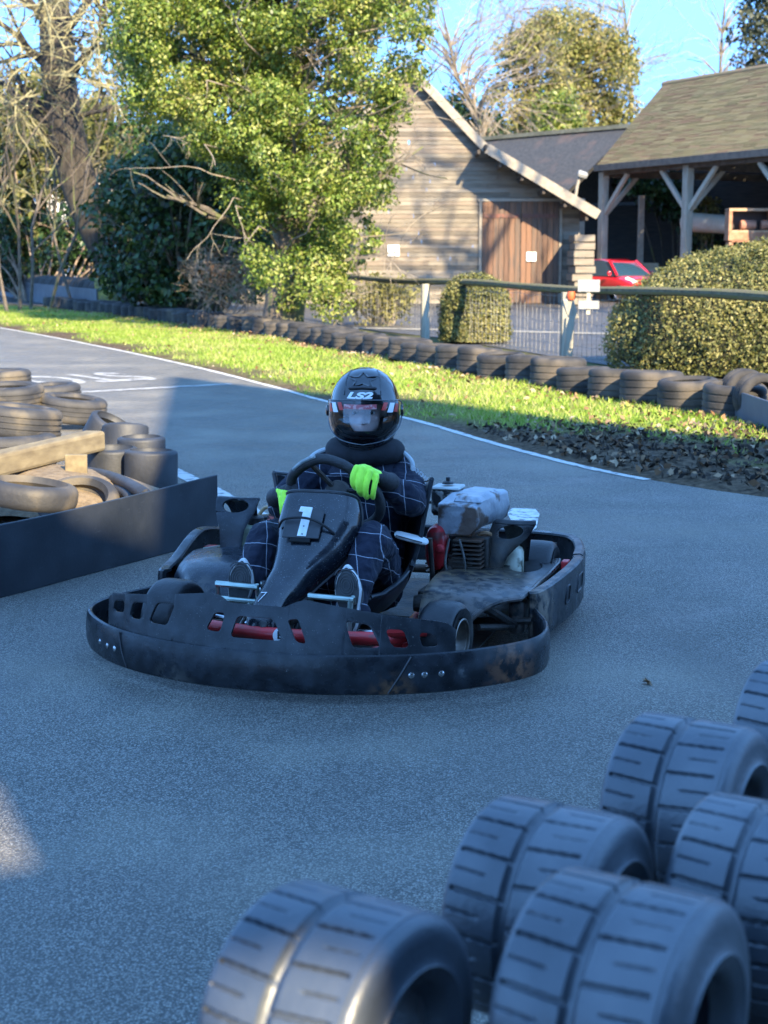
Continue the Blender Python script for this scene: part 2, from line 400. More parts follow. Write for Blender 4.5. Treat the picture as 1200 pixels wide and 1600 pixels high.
# fallen leaves
NLf = 2900; C = []
ii = RNG.random(NLf)**.6*158; tt = np.where(RNG.random(NLf) < .7, RNG.normal(.9, .1, NLf), RNG.random(NLf))
for i_, t_ in zip(ii, tt):
    i0 = int(i_); f = i_-i0; p = E_[i0].lerp(E_[i0+1], f).lerp(T_[i0].lerp(T_[i0+1], f), max(.02, min(1.1, t_)))
    C.append((p.x, p.y, vz(p.x, p.y)+random.uniform(.01, .045)))
for _ in range(1100):
    p = Vector((random.uniform(.9, 5), random.uniform(8.6, 13.5), 0)); e = by_y(edge, p.y)
    if p.x > e.x+.05: C.append((p.x, p.y, vz(p.x, p.y)+random.uniform(.008, .03)))
C = np.array(C); up = np.tile([0, 0, 1.], (len(C), 1))
M_litter = leafmat('dry_leaves', [(.07,.035,.018), (.17,.09,.045), (.30,.19,.11), (.42,.32,.22)], .8, .1, .2, .7)
kind(link('fallen_leaves', npmesh('litter', leaves(C, up, .058, .75, .7), 4, M_litter)), 'stuff')
# clods of dark mulch at the right of the verge
C = []
while len(C) < 5000:
    p = Vector((random.uniform(.7, 6), random.uniform(8.3, 12.8), 0)); e = by_y(edge, p.y)
    if p.x > e.x+.12 + .0: C.append((p.x, p.y, vz(p.x, p.y)+random.uniform(.0, .03)))
C = np.array(C)
M_mulch = leafmat('mulch_chips', [(.015,.012,.01), (.04,.03,.022), (.07,.05,.035), (.16,.13,.1)], .9, 0, .2, .7)
kind(link('mulch', npmesh('mulch', leaves(C, np.tile([0,0,1.],(len(C),1)), .06, .9, .5), 4, M_mulch)), 'stuff')

# ---- tyres along the verge
M_oldrub = mat('weathered_rubber', (.022,.021,.021), (.055,.050,.045), 5, .8, bump=.3, bscale=50, c3=(.10,.08,.058), s3=2.5, ramp3=(.52,.7), spec=.35)
def tyre_prof(R, W, hole, rib=3, rnd=.05, dep=.008):
    """closed (r, h) loop of a lying tyre, h from 0 to W"""
    o = []; n = 5
    for k in range(n+1):
        a = PI/2*k/n; o.append((R-rnd+rnd*math.sin(a), rnd-rnd*math.cos(a)))
    if rib:
        for k in range(rib):
            c = rnd+(W-2*rnd)*(k+.5)/rib; g = .008
            o += [(R, c-g-.003), (R-dep, c-g), (R-dep, c+g), (R, c+g+.003)]
    for k in range(n+1):
        a = PI/2*k/n; o.append((R-rnd+rnd*math.cos(a), W-rnd+rnd*math.sin(a)))
    o += [((R-rnd)*.6+hole*.4, W+.004), (hole+.015, W-.006), (hole, W-.03), (hole+.02, W-.06), (R-.06, W*.7), (R-.06, W*.3), (hole+.02, .06), (hole, .03), (hole+.015, .006), ((R-rnd)*.6+hole*.4, -.0)]
    return o
me_vt = MB().lathe(tyre_prof(.295, .30, .19, 3), 40, closed=True).mesh('verge_tyre', M_oldrub)
P = resamp([p for p in tyr], 900); last = None; k = 0
for p in P:
    if p.y < 13.45: break
    if last is not None and (p-last).length < .635: continue
    last = p; k += 1
    g = G(0,0,0)
    pxx = 600+FPX*p.x/p.y
    o = link('verge_tyre', me_vt, loc=(p.x+random.uniform(-.03,.03), p.y+random.uniform(-.03,.03), random.uniform(0,.025))); o.rotation_euler = (random.uniform(-.07,.07), random.uniform(-.07,.07), random.uniform(0,6)); s = random.uniform(.94,1.06); o.scale = (s, s, random.uniform(.9,1.12))
    if pxx < 470: l = 'dark weathered tyre in the shaded row at the foot of the ivy-covered tree'
    elif pxx < 680: l = 'brown dusty tyre lying in the verge row below the left part of the wire fence'
    elif pxx < 900: l = 'worn tyre in the verge row before the fence post and small clipped bush'
    else: l = 'black tyre lying in the verge row at the foot of the big rounded hedge'
    tag(o, l, 'tyre', 'tyres lying in a row along the grass verge')

# ---- right end of the row: upright tyres behind grey boards
M_belt = mat('grey_belt', (.055,.062,.075), (.085,.092,.105), 3, .6, bump=.15, bscale=30, spec=.4)
ue = [G(1172,655), G(1212,672)]
me_up = MB().lathe(tyre_prof(.30, .22, .185, 3), 40, Matrix.Translation((0,0,.0)) @ Euler((PI/2,0,0)).to_matrix().to_4x4() @ Matrix.Translation((0,0,-.11)), closed=True).mesh('upright_tyre', M_oldrub)
for i, (p, l) in enumerate(((G(1166,655), 'upright tyre behind the grey belt, where the row of lying verge tyres ends'), (G(1190,665), 'upright tyre behind the grey belt, nearest the right edge of the photo'))):
    o = link('upright_tyre', me_up, loc=(p.x+.03, p.y+.26, .215)); o.scale = (.72,.9,.72); o.rotation_euler = (0, 0, math.radians(12)); tag(o, l, 'tyre', 'upright tyres at the end of the verge row')
def belt(pts, h, th, label, z0=0.0, name='belt_barrier', m=None):
    mb = MB(); P = spl(pts, 6); vs = []
    for i, p in enumerate(P):
        a, b = P[max(i-1, 0)], P[min(i+1, len(P)-1)]; d = (b-a); d.z = 0; d.normalize(); n = Vector((-d.y, d.x, 0))*th/2
        vs.append([Vector((p.x, p.y, z0))-n, Vector((p.x, p.y, z0))+n, Vector((p.x, p.y, z0+h+p.z))+n, Vector((p.x, p.y, z0+h+p.z))-n])
    mb.loft(vs); return tag(ob(name, mb, m or M_belt, bevel=.004), label, 'barrier')
belt([G(1140,655), G(1168,666), G(1200,679), G(1260,700)], .27, .02, 'short grey rubber belt in front of the upright tyres at the right')

# ---- left end: belt boards in front of upright tyres, yellow stack
a, b = G(42,470), G(152,489)
belt([a, a.lerp(b,.5), b], .62, .03, 'long blue-grey belt in front of upright tyres below the leaning tree')
a0, b0 = G(-60,455), G(22,465)
belt([a0, b0], .62, .03, 'short blue-grey belt at the left edge behind the grass')
d = (b-a).normalized(); nrm = Vector((-d.y, d.x, 0));  nrm = nrm if nrm.y > 0 else -nrm
me_ut2 = MB().lathe(tyre_prof(.36, .2, .22, 0), 28, Euler((PI/2,0,0)).to_matrix().to_4x4() @ Matrix.Translation((0,0,-.1)), closed=True).mesh('upright_tyre', M_oldrub)
L = (b-a0).length; n = int(L/.42)
for i in range(n):
    p = a0.lerp(b, (i+.5)/n)+nrm*.5; o = link('upright_tyre', me_ut2, loc=(p.x, p.y, .52)); o.rotation_euler = (0, 0, math.atan2(d.y, d.x)+PI/2+random.uniform(-.2,.2)); tag(o, 'dark upright tyre standing in a row behind the blue-grey belts under the trees', 'tyre', 'upright tyres behind the grey belts under the trees')
mb = MB(); p = G(166,489)
for z in (0, .3, .6): mb.lathe([(r, h+z) for r, h in tyre_prof(.34, .295, .2, 2)], 32, closed=True)
t = thing('moss_tyre_stack', 'squat stack of moss-yellow tyres at the end of the blue-grey belt', 'tyre stack', p+Vector((0,.3,0)))
M_moss = mat('mossy_rubber', (.10,.095,.06), (.26,.22,.05), 4, .9, bump=.5, bscale=30)
for z in (0, .3, .6): ob('tyre', MB().lathe([(r, h+z) for r, h in tyre_prof(.34, .295, .2, 2)], 32, closed=True), M_moss, t)
tag(ob('marker_stake', MB().box(G(184,487)+Vector((0,0,.18)), (.14,.14,.36)), mat('white_stake', (.5,.49,.44), (.3,.29,.25), 6, .8), bevel=.02), 'low pale stake beside the moss-yellow tyre stack', 'stake')

# ---- post and rail fence with wire mesh
M_rail = woodmat('mossy_rail', [(.055,.045,.028), (.10,.085,.05), (.15,.125,.075), (.13,.125,.05)], (1,1,1), .95, 9, .5)
M_post = woodmat('pale_post', [(.18,.16,.12), (.33,.30,.23), (.42,.39,.31)], (6,6,1), .9, 4, .4)
FA, FB = Vector((.87,28,0)), Vector((2.65,21.5,0)); FD = (FB-FA)
fp = lambda k: FA+FD*k
fence = thing('wire_fence', 'weathered post and rail fence with square wire mesh between yard and verge', 'fence', fp(0)); fi = Matrix.Translation(-fp(0))
mb = MB(); pts = [fp(k)+Vector((0, 0, 1.0+.02*math.sin(k*5))) - fp(0) for k in np.linspace(-1.42, 1.95, 30)]
mb.tube(pts, [.055+.006*math.sin(i*1.7) for i in range(30)], 10); ob('rail', mb, M_rail, fence)
for k, h in ((-1.0,.97), (0,.96), (1.0,.95), (1.9,.95)):
    mb = MB(); b0 = fp(k)-fp(0); mb.tube([b0+Vector((0,0,z)) for z in (-.05,.3,.6,h)], [.085,.08,.078,.075], 10)
    ob('post', mb, M_post, fence, loc=(-.125,-.035,0))
mb = MB(); q = fp(1.0)-fp(0); mb.box(q+Vector((-.09,-.14,.28)), (.12,.05,.66), Euler((0,.04,0)).to_matrix()); mb.box(q+Vector((-.07,-.1,.72)), (.14,.06,.3), Euler((0,-.3,0)).to_matrix()); ob('split_board', mb, M_post, fence, bevel=.01)
ob('insulator', MB().lathe([(0,-.05),(.05,-.05),(.065,0),(.05,.06),(0,.06)], 12), mat('orange_plastic', (.55,.10,.03)), fence, loc=q+Vector((-.07,-.12,.9)))
mb = MB()
for k in np.linspace(-1.42, 1.3, 106):
    b0 = fp(k)-fp(0); w1 = random.uniform(-.03,.03); mb.tube([b0+Vector((0,0,.04)), b0+Vector((w1,w1,.45)), b0+Vector((0,0,.93))], .0036, 4, caps=False)
for z in (.08,.22,.37,.53,.70,.88):
    mb.tube([fp(k)-fp(0)+Vector((0,0,z+random.uniform(-.02,.02))) for k in np.linspace(-1.42, 1.3, 40)], .0036, 4, caps=False)
ob('wire_mesh', mb, mat('galvanised_wire', (.26,.25,.22), (.18,.165,.14), 8, .6, metal=.2), fence)
# sign fixed on the fence rail
s = thing('notice_board', 'blank pale notice on two plates fixed to the fence rail before the red car', 'sign', DY(920,470,20.2)+Vector((0,0,0))); sc_ = 2400/20.2
for (x0, y0, x1, y1) in ((903,437,937,456), (904,470,936,483)):
    p, q2 = DY(x0,y0,20.2), DY(x1,y1,20.2); c = (p+q2)/2-s.location; ob('plate', MB().box(c, (abs(q2.x-p.x), .012, abs(p.z-q2.z))), mat('pale_plate', (.24,.245,.245), (.19,.195,.195), 12, .6), s, bevel=.003)
ob('bracket', MB().box(DY(920,460,20.2)-s.location+Vector((0,.03,-.05)), (.05,.03,.42)), M_post, s)

# ---- yard behind the fence
sheet('yard', [(-8,44),(-2.6,36.5),(.9,28.6),(3.0,21),(5.2,14),(60,14),(60,75),(-30,75)], -.018, M_yard)
sheet('yard_kerb', [(-4,33.5),(1.5,31),(6,28.5),(6,28.9),(1.5,31.4),(-4,33.9)], -.008, mat('pale_kerb', (.4,.37,.3), (.3,.27,.21), 4, .9))

# ---- barn
M_board = woodmat('weathered_boards', [(.11,.092,.070), (.165,.14,.105), (.215,.187,.143), (.165,.13,.097), (.235,.205,.16)], (.9,.9,9), .9, 2.2, .26)
M_door = woodmat('red_brown_boards', [(.06,.042,.032), (.13,.078,.055), (.19,.105,.065), (.10,.075,.06)], (9,9,.6), .9, 2.0, .4)
M_fascia = woodmat('grey_timber', [(.15,.125,.095), (.25,.215,.165), (.31,.275,.22)], (4,4,4), .9, 2, .4)
M_slate = mat('dark_slate', (.026,.025,.024), (.055,.052,.047), 9, .75, bump=.4, bscale=40, c3=(.085,.058,.046), s3=1.2, ramp3=(.58,.75), stretch=(1,1,1))
BY = 50.0
bx = lambda px_: DY(px_, 400, BY).x
bz = lambda py_: DY(600, py_, BY).z
barn = thing('weatherboard_barn', 'large weathered timber barn with steep gable and sunlit horizontal boards', 'barn', (bx(640), BY, 0))
ox = bx(640); AX, AZ = 0.0, bz(108); KX, KZ = bx(757)-ox, bz(236); EX, EZ = bx(921)-ox, bz(338)
roofz = lambda x: lerp([-EX-.2, -KX, AX, KX, EX+.2], [EZ, KZ, AZ, KZ, EZ-.1], x)
WX = bx(905)-ox
mb = MB(); z = 0.0
def xat(z):
    xs = np.linspace(0, WX, 200); ok = [x for x in xs if roofz(x) >= z]; return max(ok) if ok else 0
while z < AZ-.15:
    hb = .135; xr = xat(z+hb); z1 = z+hb
    cuts = [-xr]+sorted(random.uniform(-xr, xr) for _ in range(2 if xr > 2 else 0))+[xr]
    for a, b in zip(cuts[:-1], cuts[1:]):
        if b-a < .05: continue
        dz = random.uniform(-.008,.008); tilt = .022
        vs = [(a, -.03-tilt, z+dz-.012), (b-.008, -.03-tilt, z+dz-.012), (min(b, xr)-.008, -.03, z1+dz), (a, -.03, z1+dz), (a, 0, z+dz-.012), (b-.008, 0, z+dz-.012), (b-.008, 0, z1+dz), (a, 0, z1+dz)]
        mb.add(vs, [(0,1,2,3), (0,4,5,1), (3,2,6,7), (0,3,7,4), (1,5,6,2)])
    z = z1
ob('front_wall', mb, M_board, barn, smooth=0)
mb = MB()
for sx in (-1, 1): mb.box((sx*(WX-.06), 6, EZ/2-.1), (.1, 12, EZ-.2))
ob('side_wall', mb, M_board, barn, smooth=0)
OV = 1.5
for sx in (-1, 1):
    mb = MB()
    for (x0, z0, x1, z1) in ((AX, AZ, KX+.1, KZ-.08), (KX-.1, KZ-.02, EX, EZ)):
        a0 = Vector((sx*x0, 0, z0)); b0 = Vector((sx*x1, 0, z1)); ov = OV if x0 > 0.5 else .35
        vs = [a0+Vector((0,-ov,.0)), b0+Vector((0,-ov,0)), b0+Vector((0,12,0)), a0+Vector((0,12,0))]
        mb.add(vs+[v+Vector((0,0,.14)) for v in vs], [(0,1,2,3),(7,6,5,4),(0,4,5,1),(1,5,6,2),(2,6,7,3),(3,7,4,0)])
    ob('roof', mb, M_slate, barn, smooth=0, weld=True)
    mb = MB()
    mb.beam((sx*AX, -.38, AZ-.02), (sx*(KX+.05), -.38, KZ-.02), .06, .26); mb.beam((sx*(KX-.05), -OV-.03, KZ-.02), (sx*(EX+.05), -OV-.03, EZ+.0), .06, .30)
    ob('bargeboard', mb, M_fascia, barn, smooth=0)
mb = MB()
for i in range(6): mb.beam((KX-.3+(EX-KX)*i/5*1.0, -OV+.05, roofz(KX+(EX-KX)*i/5)-.12), (KX-.3+(EX-KX)*i/5, 0, roofz(KX+(EX-KX)*i/5)-.12), .08, .12)
ob('rafter_ends', mb, mat('dark_timber', (.05,.04,.032), (.09,.07,.05), 6, .9), barn, smooth=0)
d0, d1, dzt = bx(753)-ox, bx(872)-ox, bz(315)
for (xa, xb) in ((d0, (d0+d1)/2-.01), ((d0+d1)/2+.01, d1)):
    mb = MB(); n = 7; w = (xb-xa)/n
    for i in range(n): mb.box((xa+(i+.5)*w, -.09+random.uniform(-.006,.006), dzt/2), (w-.014, .03, dzt-random.uniform(0,.05)))
    dd = ob('barn_door', mb, M_door, barn, smooth=0)
    mb = MB()
    for zz in (.5, dzt-.45): mb.box(((xa+xb)/2, -.12, zz), (xb-xa-.08, .03, .12))
    ob('strap_hinge', mb, mat('rust_iron', (.16,.06,.04), (.08,.05,.04), 8, .8), dd, smooth=0)
ob('door_frame', MB().box((d0-.06,-.09,dzt/2),(.09,.06,dzt)).box((d1+.06,-.09,dzt/2),(.09,.06,dzt)).box(((d0+d1)/2,-.09,dzt+.05),(d1-d0+.3,.06,.09)), M_fascia, barn, smooth=0)
for (x0, y0, x1, y1) in ((822,394,837,408), (606,383,624,400)):
    tag(ob('notice', MB().box(((bx(x0)+bx(x1))/2, BY-.135-(.03 if x0 > 800 else -.03), (bz(y0)+bz(y1))/2), (bx(x1)-bx(x0), .01, bz(y0)-bz(y1))), mat('white_notice', (.75,.75,.73)), smooth=0), 'small white notice on the red-brown barn door' if x0 > 800 else 'small white notice on the pale barn boards beside the ivy', 'notice')
fl = thing('floodlight', 'pale floodlight on a short bracket above the low barn eave', 'lamp', DY(899,308,BY-OV))
ob('bracket', MB().tube([(0,0,0),(.05,0,.35),(.12,0,.62)], .05, 8), M_fascia, fl); ob('lamp_head', MB().box((.2,-.08,.68),(.30,.22,.15), Euler((.5,0.3,0)).to_matrix()), mat('pale_metal', (.27,.26,.23), rough=.6), fl, bevel=.03)
# timber stack and dark post by the barn corner
t = thing('plank_stack', 'stack of pale sawn planks at the right corner of the barn', 'planks', (bx(893)+.15, BY-1.2, 0))
for i in range(9): ob('plank', MB().box((random.uniform(-.05,.05), 0, .12+i*.24), (.62, 1.6, .2), Euler((0,0,random.uniform(-.03,.03))).to_matrix()), M_board, t, smooth=0)

# ---- slate roofed shed behind
r0, r1 = DY(752,219,69), DY(990,191,61)
dr = (r1-r0); dr.z = 0; dr.normalize(); L2 = (r1-r0).length; r1 = r0+dr*L2; r1.z = r0.z-.1
pn = Vector((-dr.y, dr.x, 0)); pn = pn if pn.y < 0 else -pn
eh = r0.z-2.7
shed2 = thing('slate_shed', 'long low shed with dark slate roof behind the barn', 'shed', r0.xy.to_3d()); oo = shed2.location
R0, R1 = r0-oo, r1-oo; W2 = 3.5
mb = MB(); mb.add([R0, R1, R1+pn*W2-Vector((0,0,2.7)), R0+pn*W2-Vector((0,0,2.7)), R0+Vector((0,0,-.15)), R1+Vector((0,0,-.15)), R1+pn*W2-Vector((0,0,2.85)), R0+pn*W2-Vector((0,0,2.85)), R1-pn*W2-Vector((0,0,2.7)), R0-pn*W2-Vector((0,0,2.7))], [(0,1,2,3),(4,7,6,5),(3,2,6,7),(0,9,8,1)])
ob('roof', mb, M_slate, shed2, smooth=0)
ob('ridge_cap', MB().beam(R0+Vector((0,0,.05)), R1+Vector((0,0,.05)), .3, .16), mat('mossy_ridge', (.22,.2,.13), (.14,.13,.08), 3, .9), shed2, smooth=0)
mb = MB(); zz = eh-.2
mb.add([(R0+pn*(-W2+.3)).xy.to_3d(), (R1+pn*(-W2+.3)).xy.to_3d(), (R1+pn*(-W2+.3)).xy.to_3d()+Vector((0,0,zz)), (R0+pn*(-W2+.3)).xy.to_3d()+Vector((0,0,zz))], [(0,1,2,3)])
ob('back_wall', mb, mat('dark_interior_boards', (.02,.018,.016), (.045,.038,.03), 5, .9, stretch=(.3,.3,6)), shed2, smooth=0)  # near-black boards put the shed's interior shade into the colour
for i in range(5):
    p = (R0+dr*(.8+i*3.2)+pn*(W2-.3)).xy.to_3d(); ob('post', MB().box(p+Vector((0,0,zz/2)), (.2,.2,zz)), M_fascia, shed2, smooth=0)

# ---- open shed with tiled roof
M_tile = woodmat('mossy_tiles', [(.15,.095,.055), (.155,.115,.06), (.165,.135,.062), (.185,.15,.08), (.14,.12,.055)], (3,3,3), .9, 1.0, .2)
e1, e2 = DY(930,262,55), DY(1200,237,46.8); de = (e2-e1); de.z = 0; de.normalize(); ez = e1.z
r1 = DY(1037,132,63.5); pe = Vector((-de.y, de.x, 0)); pe = pe if pe.x > 0 else -pe
wv = (r1-e1).xy.to_3d(); hp = wv.dot(de); half = wv.dot(pe)
E1 = Vector((0,0,ez)); sh = thing('open_shed', 'open-fronted timber shed with steep moss-covered tiled roof', 'shed', (e1.x, e1.y, 0))
LEN = 26.0; R1_ = de*hp+pe*half; R1_.z = r1.z; R2_ = de*(LEN)+pe*half; R2_.z = r1.z
mb = MB(); NR = 52
for i in range(NR):
    f0, f1 = i/NR, (i+1)/NR+.004; zs = .035
    a0 = E1.lerp(R1_, f0); a1 = E1.lerp(R1_, f1); b0 = (E1+de*LEN).lerp(R2_, f0); b1 = (E1+de*LEN).lerp(R2_, f1)
    L_ = (b0-a0).length; nt = 44
    for q in range(nt):
        u0, u1 = q/nt, (q+1)/nt; up = Vector((0,0,zs+random.uniform(-.012,.012)))
        mb.add([a0.lerp(b0,u0)+up, a0.lerp(b0,u1)+up, a1.lerp(b1,u1), a1.lerp(b1,u0), a0.lerp(b0,u0), a0.lerp(b0,u1)], [(0,1,2,3),(4,5,1,0)])
ob('roof', mb, M_tile, sh, smooth=0)
B1 = pe*(2*half); B1.z = ez
mb = MB(); mb.add([E1, R1_, B1, R2_, B1+de*LEN], [(0,1,2),(2,1,3,4)]); ob('hip', mb, M_tile, sh, smooth=0)
ob('eave_board', MB().beam(E1+Vector((0,0,-.02))-pe*.04, E1+de*LEN+Vector((0,0,-.02))-pe*.04, .06, .22), mat('dark_fascia', (.06,.055,.05), (.1,.09,.075), 5, .8), sh, smooth=0)
ob('ridge_cap', MB().tube([R1_, R2_], .12, 8), mat('ridge_tiles', (.2,.13,.08), (.16,.14,.07), 3, .9), sh)
def on_eave(pxx, ins=.35):
    best = min(np.linspace(0, LEN, 1400), key=lambda t: abs(600+FPX*(e1+de*t+pe*ins).x/(e1+de*t+pe*ins).y*1.0-pxx)); return de*best+pe*ins
M_ptim = woodmat('pale_timber', [(.24,.21,.16), (.36,.33,.26), (.44,.41,.33)], (5,5,.8), .9, 3, .35)
for pxx in (936, 1065, 1222):
    p = on_eave(pxx); p.z = 0
    ob('post', MB().box(p+Vector((0,0,ez/2-.1)), (.27,.27,ez-.1), Matrix.Rotation(math.atan2(de.y,de.x),3,'Z')), M_ptim, sh, smooth=0, bevel=.02)
    for s_ in (-1, 1):
        if pxx == 936 and s_ < 0: continue
        ob('brace', MB().beam(p+Vector((0,0,ez-1.65)), p+de*(s_*1.45)+Vector((0,0,ez-.25)), .10, .15), M_ptim, sh, smooth=0)
    ob('tie_beam', MB().beam(p+Vector((0,0,ez-.2)), p+pe*(2*half-.7)+Vector((0,0,ez-.2)), .2, .25), mat('dark_beam', (.06,.05,.04), (.1,.085,.065), 4, .9), sh, smooth=0)
    ob('brace', MB().beam(p+Vector((0,0,ez-1.7)), p+pe*1.4+Vector((0,0,ez-.3)), .10, .15), M_ptim, sh, smooth=0)
ob('wall_plate', MB().beam(on_eave(936)+Vector((0,0,ez-.14)), on_eave(936)+de*(LEN-.4)+Vector((0,0,ez-.14)), .22, .24), mat('dark_beam2', (.07,.055,.04), (.12,.1,.08), 4, .9), sh, smooth=0)
bw = pe*8.0-de*13.5
mb = MB()
for i in range(int((ez+.6)/.2)): mb.beam(bw+de*.2+Vector((0,0,.1+i*.2)), bw+de*(LEN+13.3)+Vector((0,0,.1+i*.2)), .04, .199)
ob('back_wall', mb, mat('dark_interior_wall', (.018,.016,.014), (.04,.033,.027), 4, .9, stretch=(.4,.4,5)), sh, smooth=0)  # wall coloured near black to paint the dark inside of the shed
ob('end_wall', MB().beam(de*(LEN-.3)+pe*.4+Vector((0,0,ez/2)), de*(LEN-.3)+pe*8+Vector((0,0,ez/2)), .05, ez-.3), mat('dark_interior_end', (.018,.016,.014), (.04,.033,.027), 4, .9), sh, smooth=0)  # same near-black interior shade painted on the end wall
# shelf box with clay pots and pale crates inside
def at_(px_, py_, Y): return DY(px_, py_, Y)
p0, p1 = at_(1139,328,48), at_(1203,376,48)
t = thing('shelf_box', 'open wooden shelf box with dark inside under the tiled shed roof', 'shelf', ((p0.x+p1.x)/2, 48, 0)); w_ = p1.x-p0.x; z0, z1 = p1.z, p0.z
M_shelf = woodmat('rusty_wood', [(.18,.08,.05), (.28,.14,.08), (.4,.26,.16)], (2,2,2), .8, 3, .4)
ob('frame', MB().box((-w_/2,0,(z0+z1)/2),(.1,.6,z1-z0)).box((w_/2,0,(z0+z1)/2),(.1,.6,z1-z0)).box((0,0,z1),(w_+.1,.62,.08)).box((0,0,z0+.28),(w_-.1,.6,.06)).box((0,0,z0),(w_-.1,.6,.06)), M_shelf, t, smooth=0)
ob('back_panel', MB().box((0,.31,(z0+z1)/2),(w_,.02,z1-z0)), mat('dark_panel', (.03,.02,.016)), t, smooth=0)
ob('lower_panel', MB().box((0,-.28,z0+.1),(w_-.12,.03,.3)), M_shelf, t, smooth=0)
for sx in (-1,1): ob('support', MB().box((sx*(w_/2-.05),0,z0/2-.02),(.12,.5,z0-.04)), M_shelf, t, smooth=0)
for i in range(2):
    tag(ob('roll', MB().lathe([(0,0),(.14,0),(.15,.06),(.15,.4),(.13,.46),(0,.46)], 16, Matrix.Translation((t.location.x-.3+i*.62, 47.9, z0+.47)) @ Euler((0,PI/2,0)).to_matrix().to_4x4()), mat('clay%d' % i, (.36,.17,.1), (.25,.12,.08), 6, .8)), 'terracotta roll lying in the shelf box, %s' % ('beside the pale upright' if i == 0 else 'at its far right'), 'roll')
for i, (x0, x1, l) in enumerate(((966,996,'brown slatted crate behind the red car'), (998,1028,'pale cream crate beside the brown one behind the red car'))):
    p0, p1 = at_(x0,411,56.5), at_(x1,434,56.5); t = thing('crate', l, 'crate', ((p0.x+p1.x)/2, 56.5, 0), group='crates behind the red car'); w_ = p1.x-p0.x
    mc = mat('crate_wood%d' % i, (.36,.26,.19) if i == 0 else (.55,.47,.33), (.28,.2,.14) if i == 0 else (.45,.38,.26), 5, .8)
    ob('body', MB().box((0,.3,p0.z/2),(w_-.04,.6,p0.z-.02)), mc, t, smooth=0, bevel=.01); ob('frame', MB().box((-w_/2+.05,-.02,p0.z/2),(.1,.03,p0.z)).box((w_/2-.05,-.02,p0.z/2),(.1,.03,p0.z)).box((0,-.02,p0.z-.05),(w_-.2,.03,.1)), mc, t, smooth=0)
p0 = DY(1090,345,43); t = tag(ob('log_beam', MB().tube([DY(1070,347,53), DY(1095,348,52.6), DY(1150,352,51.5)], [.33,.32,.3], 14), M_ptim), 'thick pale log lying across the shed behind its middle post', 'log')

# ---- red car
M_red = mat('red_paint', (.55,.012,.03), (.5,.012,.028), 3, .25, coat=1.0)
M_glass = mat('car_glass', (.02,.05,.085), rough=.05, spec=.8)
cp = DY(962,468,43.0); car = thing('red_hatchback', 'red hatchback parked in front of the open shed', 'car', (7.95, 52.9, 0), math.radians(-62)); car.scale = (.93,.93,.93)
# local: +x forward (car length 3.9), y left
prof = [(-1.95,.30,.80,.78),(-1.9,.28,1.0,.82),(-1.6,.26,1.02,.85),(-.8,.25,.98,.86),(0,.25,.96,.86),(.8,.25,.95,.86),(1.3,.26,.88,.85),(1.7,.28,.78,.80),(1.92,.33,.62,.68)]
secs = []
for x, zb, zt, hw in prof:
    secs.append([Vector((x, hw*math.copysign(abs(math.cos(a))**.45, math.cos(a)), (zb+zt)/2+(zt-zb)/2*math.copysign(abs(math.sin(a))**.45, math.sin(a)))) for a in [2*PI*k/28 for k in range(28)]])
ob('body', MB().loft(secs), M_red, car, smooth=50)
cab = [(-1.9,.98,.74),(-1.55,1.36,.62),(-1.0,1.46,.60),(-.2,1.46,.60),(.35,1.38,.60),(1.02,.93,.76)]
g = MB().loft([[Vector((x, y, z)) for y, z in ((-.80,.90),(-hw,zt),(-hw*.8,zt+.03),(hw*.8,zt+.03),(hw,zt),(.80,.90))] for x, zt, hw in cab]); ob('cabin_glass', g, M_glass, car, smooth=30)
ob('roof_panel', MB().loft([[Vector((x, y, z+.012)) for y, z in ((-hw,zt-.03),(-hw*.8,zt+.035),(hw*.8,zt+.035),(hw,zt-.03))] for x, zt, hw in cab[1:5]]), M_red, car)
for sy in (-1,1):
    ob('pillar', MB().tube([(1.0,sy*.76,.93),(.35,sy*.60,1.40),(.28,sy*.6,1.44)], .045, 6), M_red, car)
    hl = ob('headlight', MB().loft([[Vector((1.42+.38*f, sy*(.60+.12*math.cos(a)-.06*f), .74-.10*f+(.09-.03*f)*math.sin(a)+.05)) for a in [2*PI*k/12 for k in range(12)]] for f in (0,.4,.8,1)]), mat('headlamp', (.75,.78,.8), rough=.1, spec=.8), car)
    ob('mirror', MB().lathe([(0,-.09),(.06,-.07),(.08,0),(.06,.07),(0,.09)], 10, Matrix.Translation((.78, sy*.95, 1.0))), M_red, car)
    for x in (-1.2, 1.22):
        wh = ob('wheel', MB().lathe([(0,.0),(.08,.01),(.09,.03),(0,.03)], 12, Matrix.Translation((x, sy*.84, .30)) @ Euler((-sy*PI/2,0,0)).to_matrix().to_4x4()), mat('wheel_hub', (.3,.3,.31), metal=.8, rough=.4), car)
        ob('tyre', MB().lathe([(.2,-.09),(.28,-.09),(.3,-.06),(.3,.03),(.28,.06),(.2,.05)], 28, Matrix.Translation((x, sy*.80, .30)) @ Euler((-sy*PI/2,0,0)).to_matrix().to_4x4(), closed=True), mat('car_tyre', (.02,.02,.02), rough=.8), wh)
        ob('rim', MB().lathe([(.03,.02),(.19,.03),(.2,.05),(.2,-.02),(.03,-.0)], 10, Matrix.Translation((x, sy*.82, .30)) @ Euler((-sy*PI/2,0,0)).to_matrix().to_4x4(), closed=True), mat('rim', (.4,.4,.42), metal=.9, rough=.35), wh)
ob('grille', MB().box((1.9,0,.5),(.06,.9,.14)), mat('grille', (.015,.015,.015)), car, bevel=.02)
ob('number_plate', MB().box((1.955,0,.36),(.015,.5,.11)), mat('plate_white', (.7,.7,.66)), car)
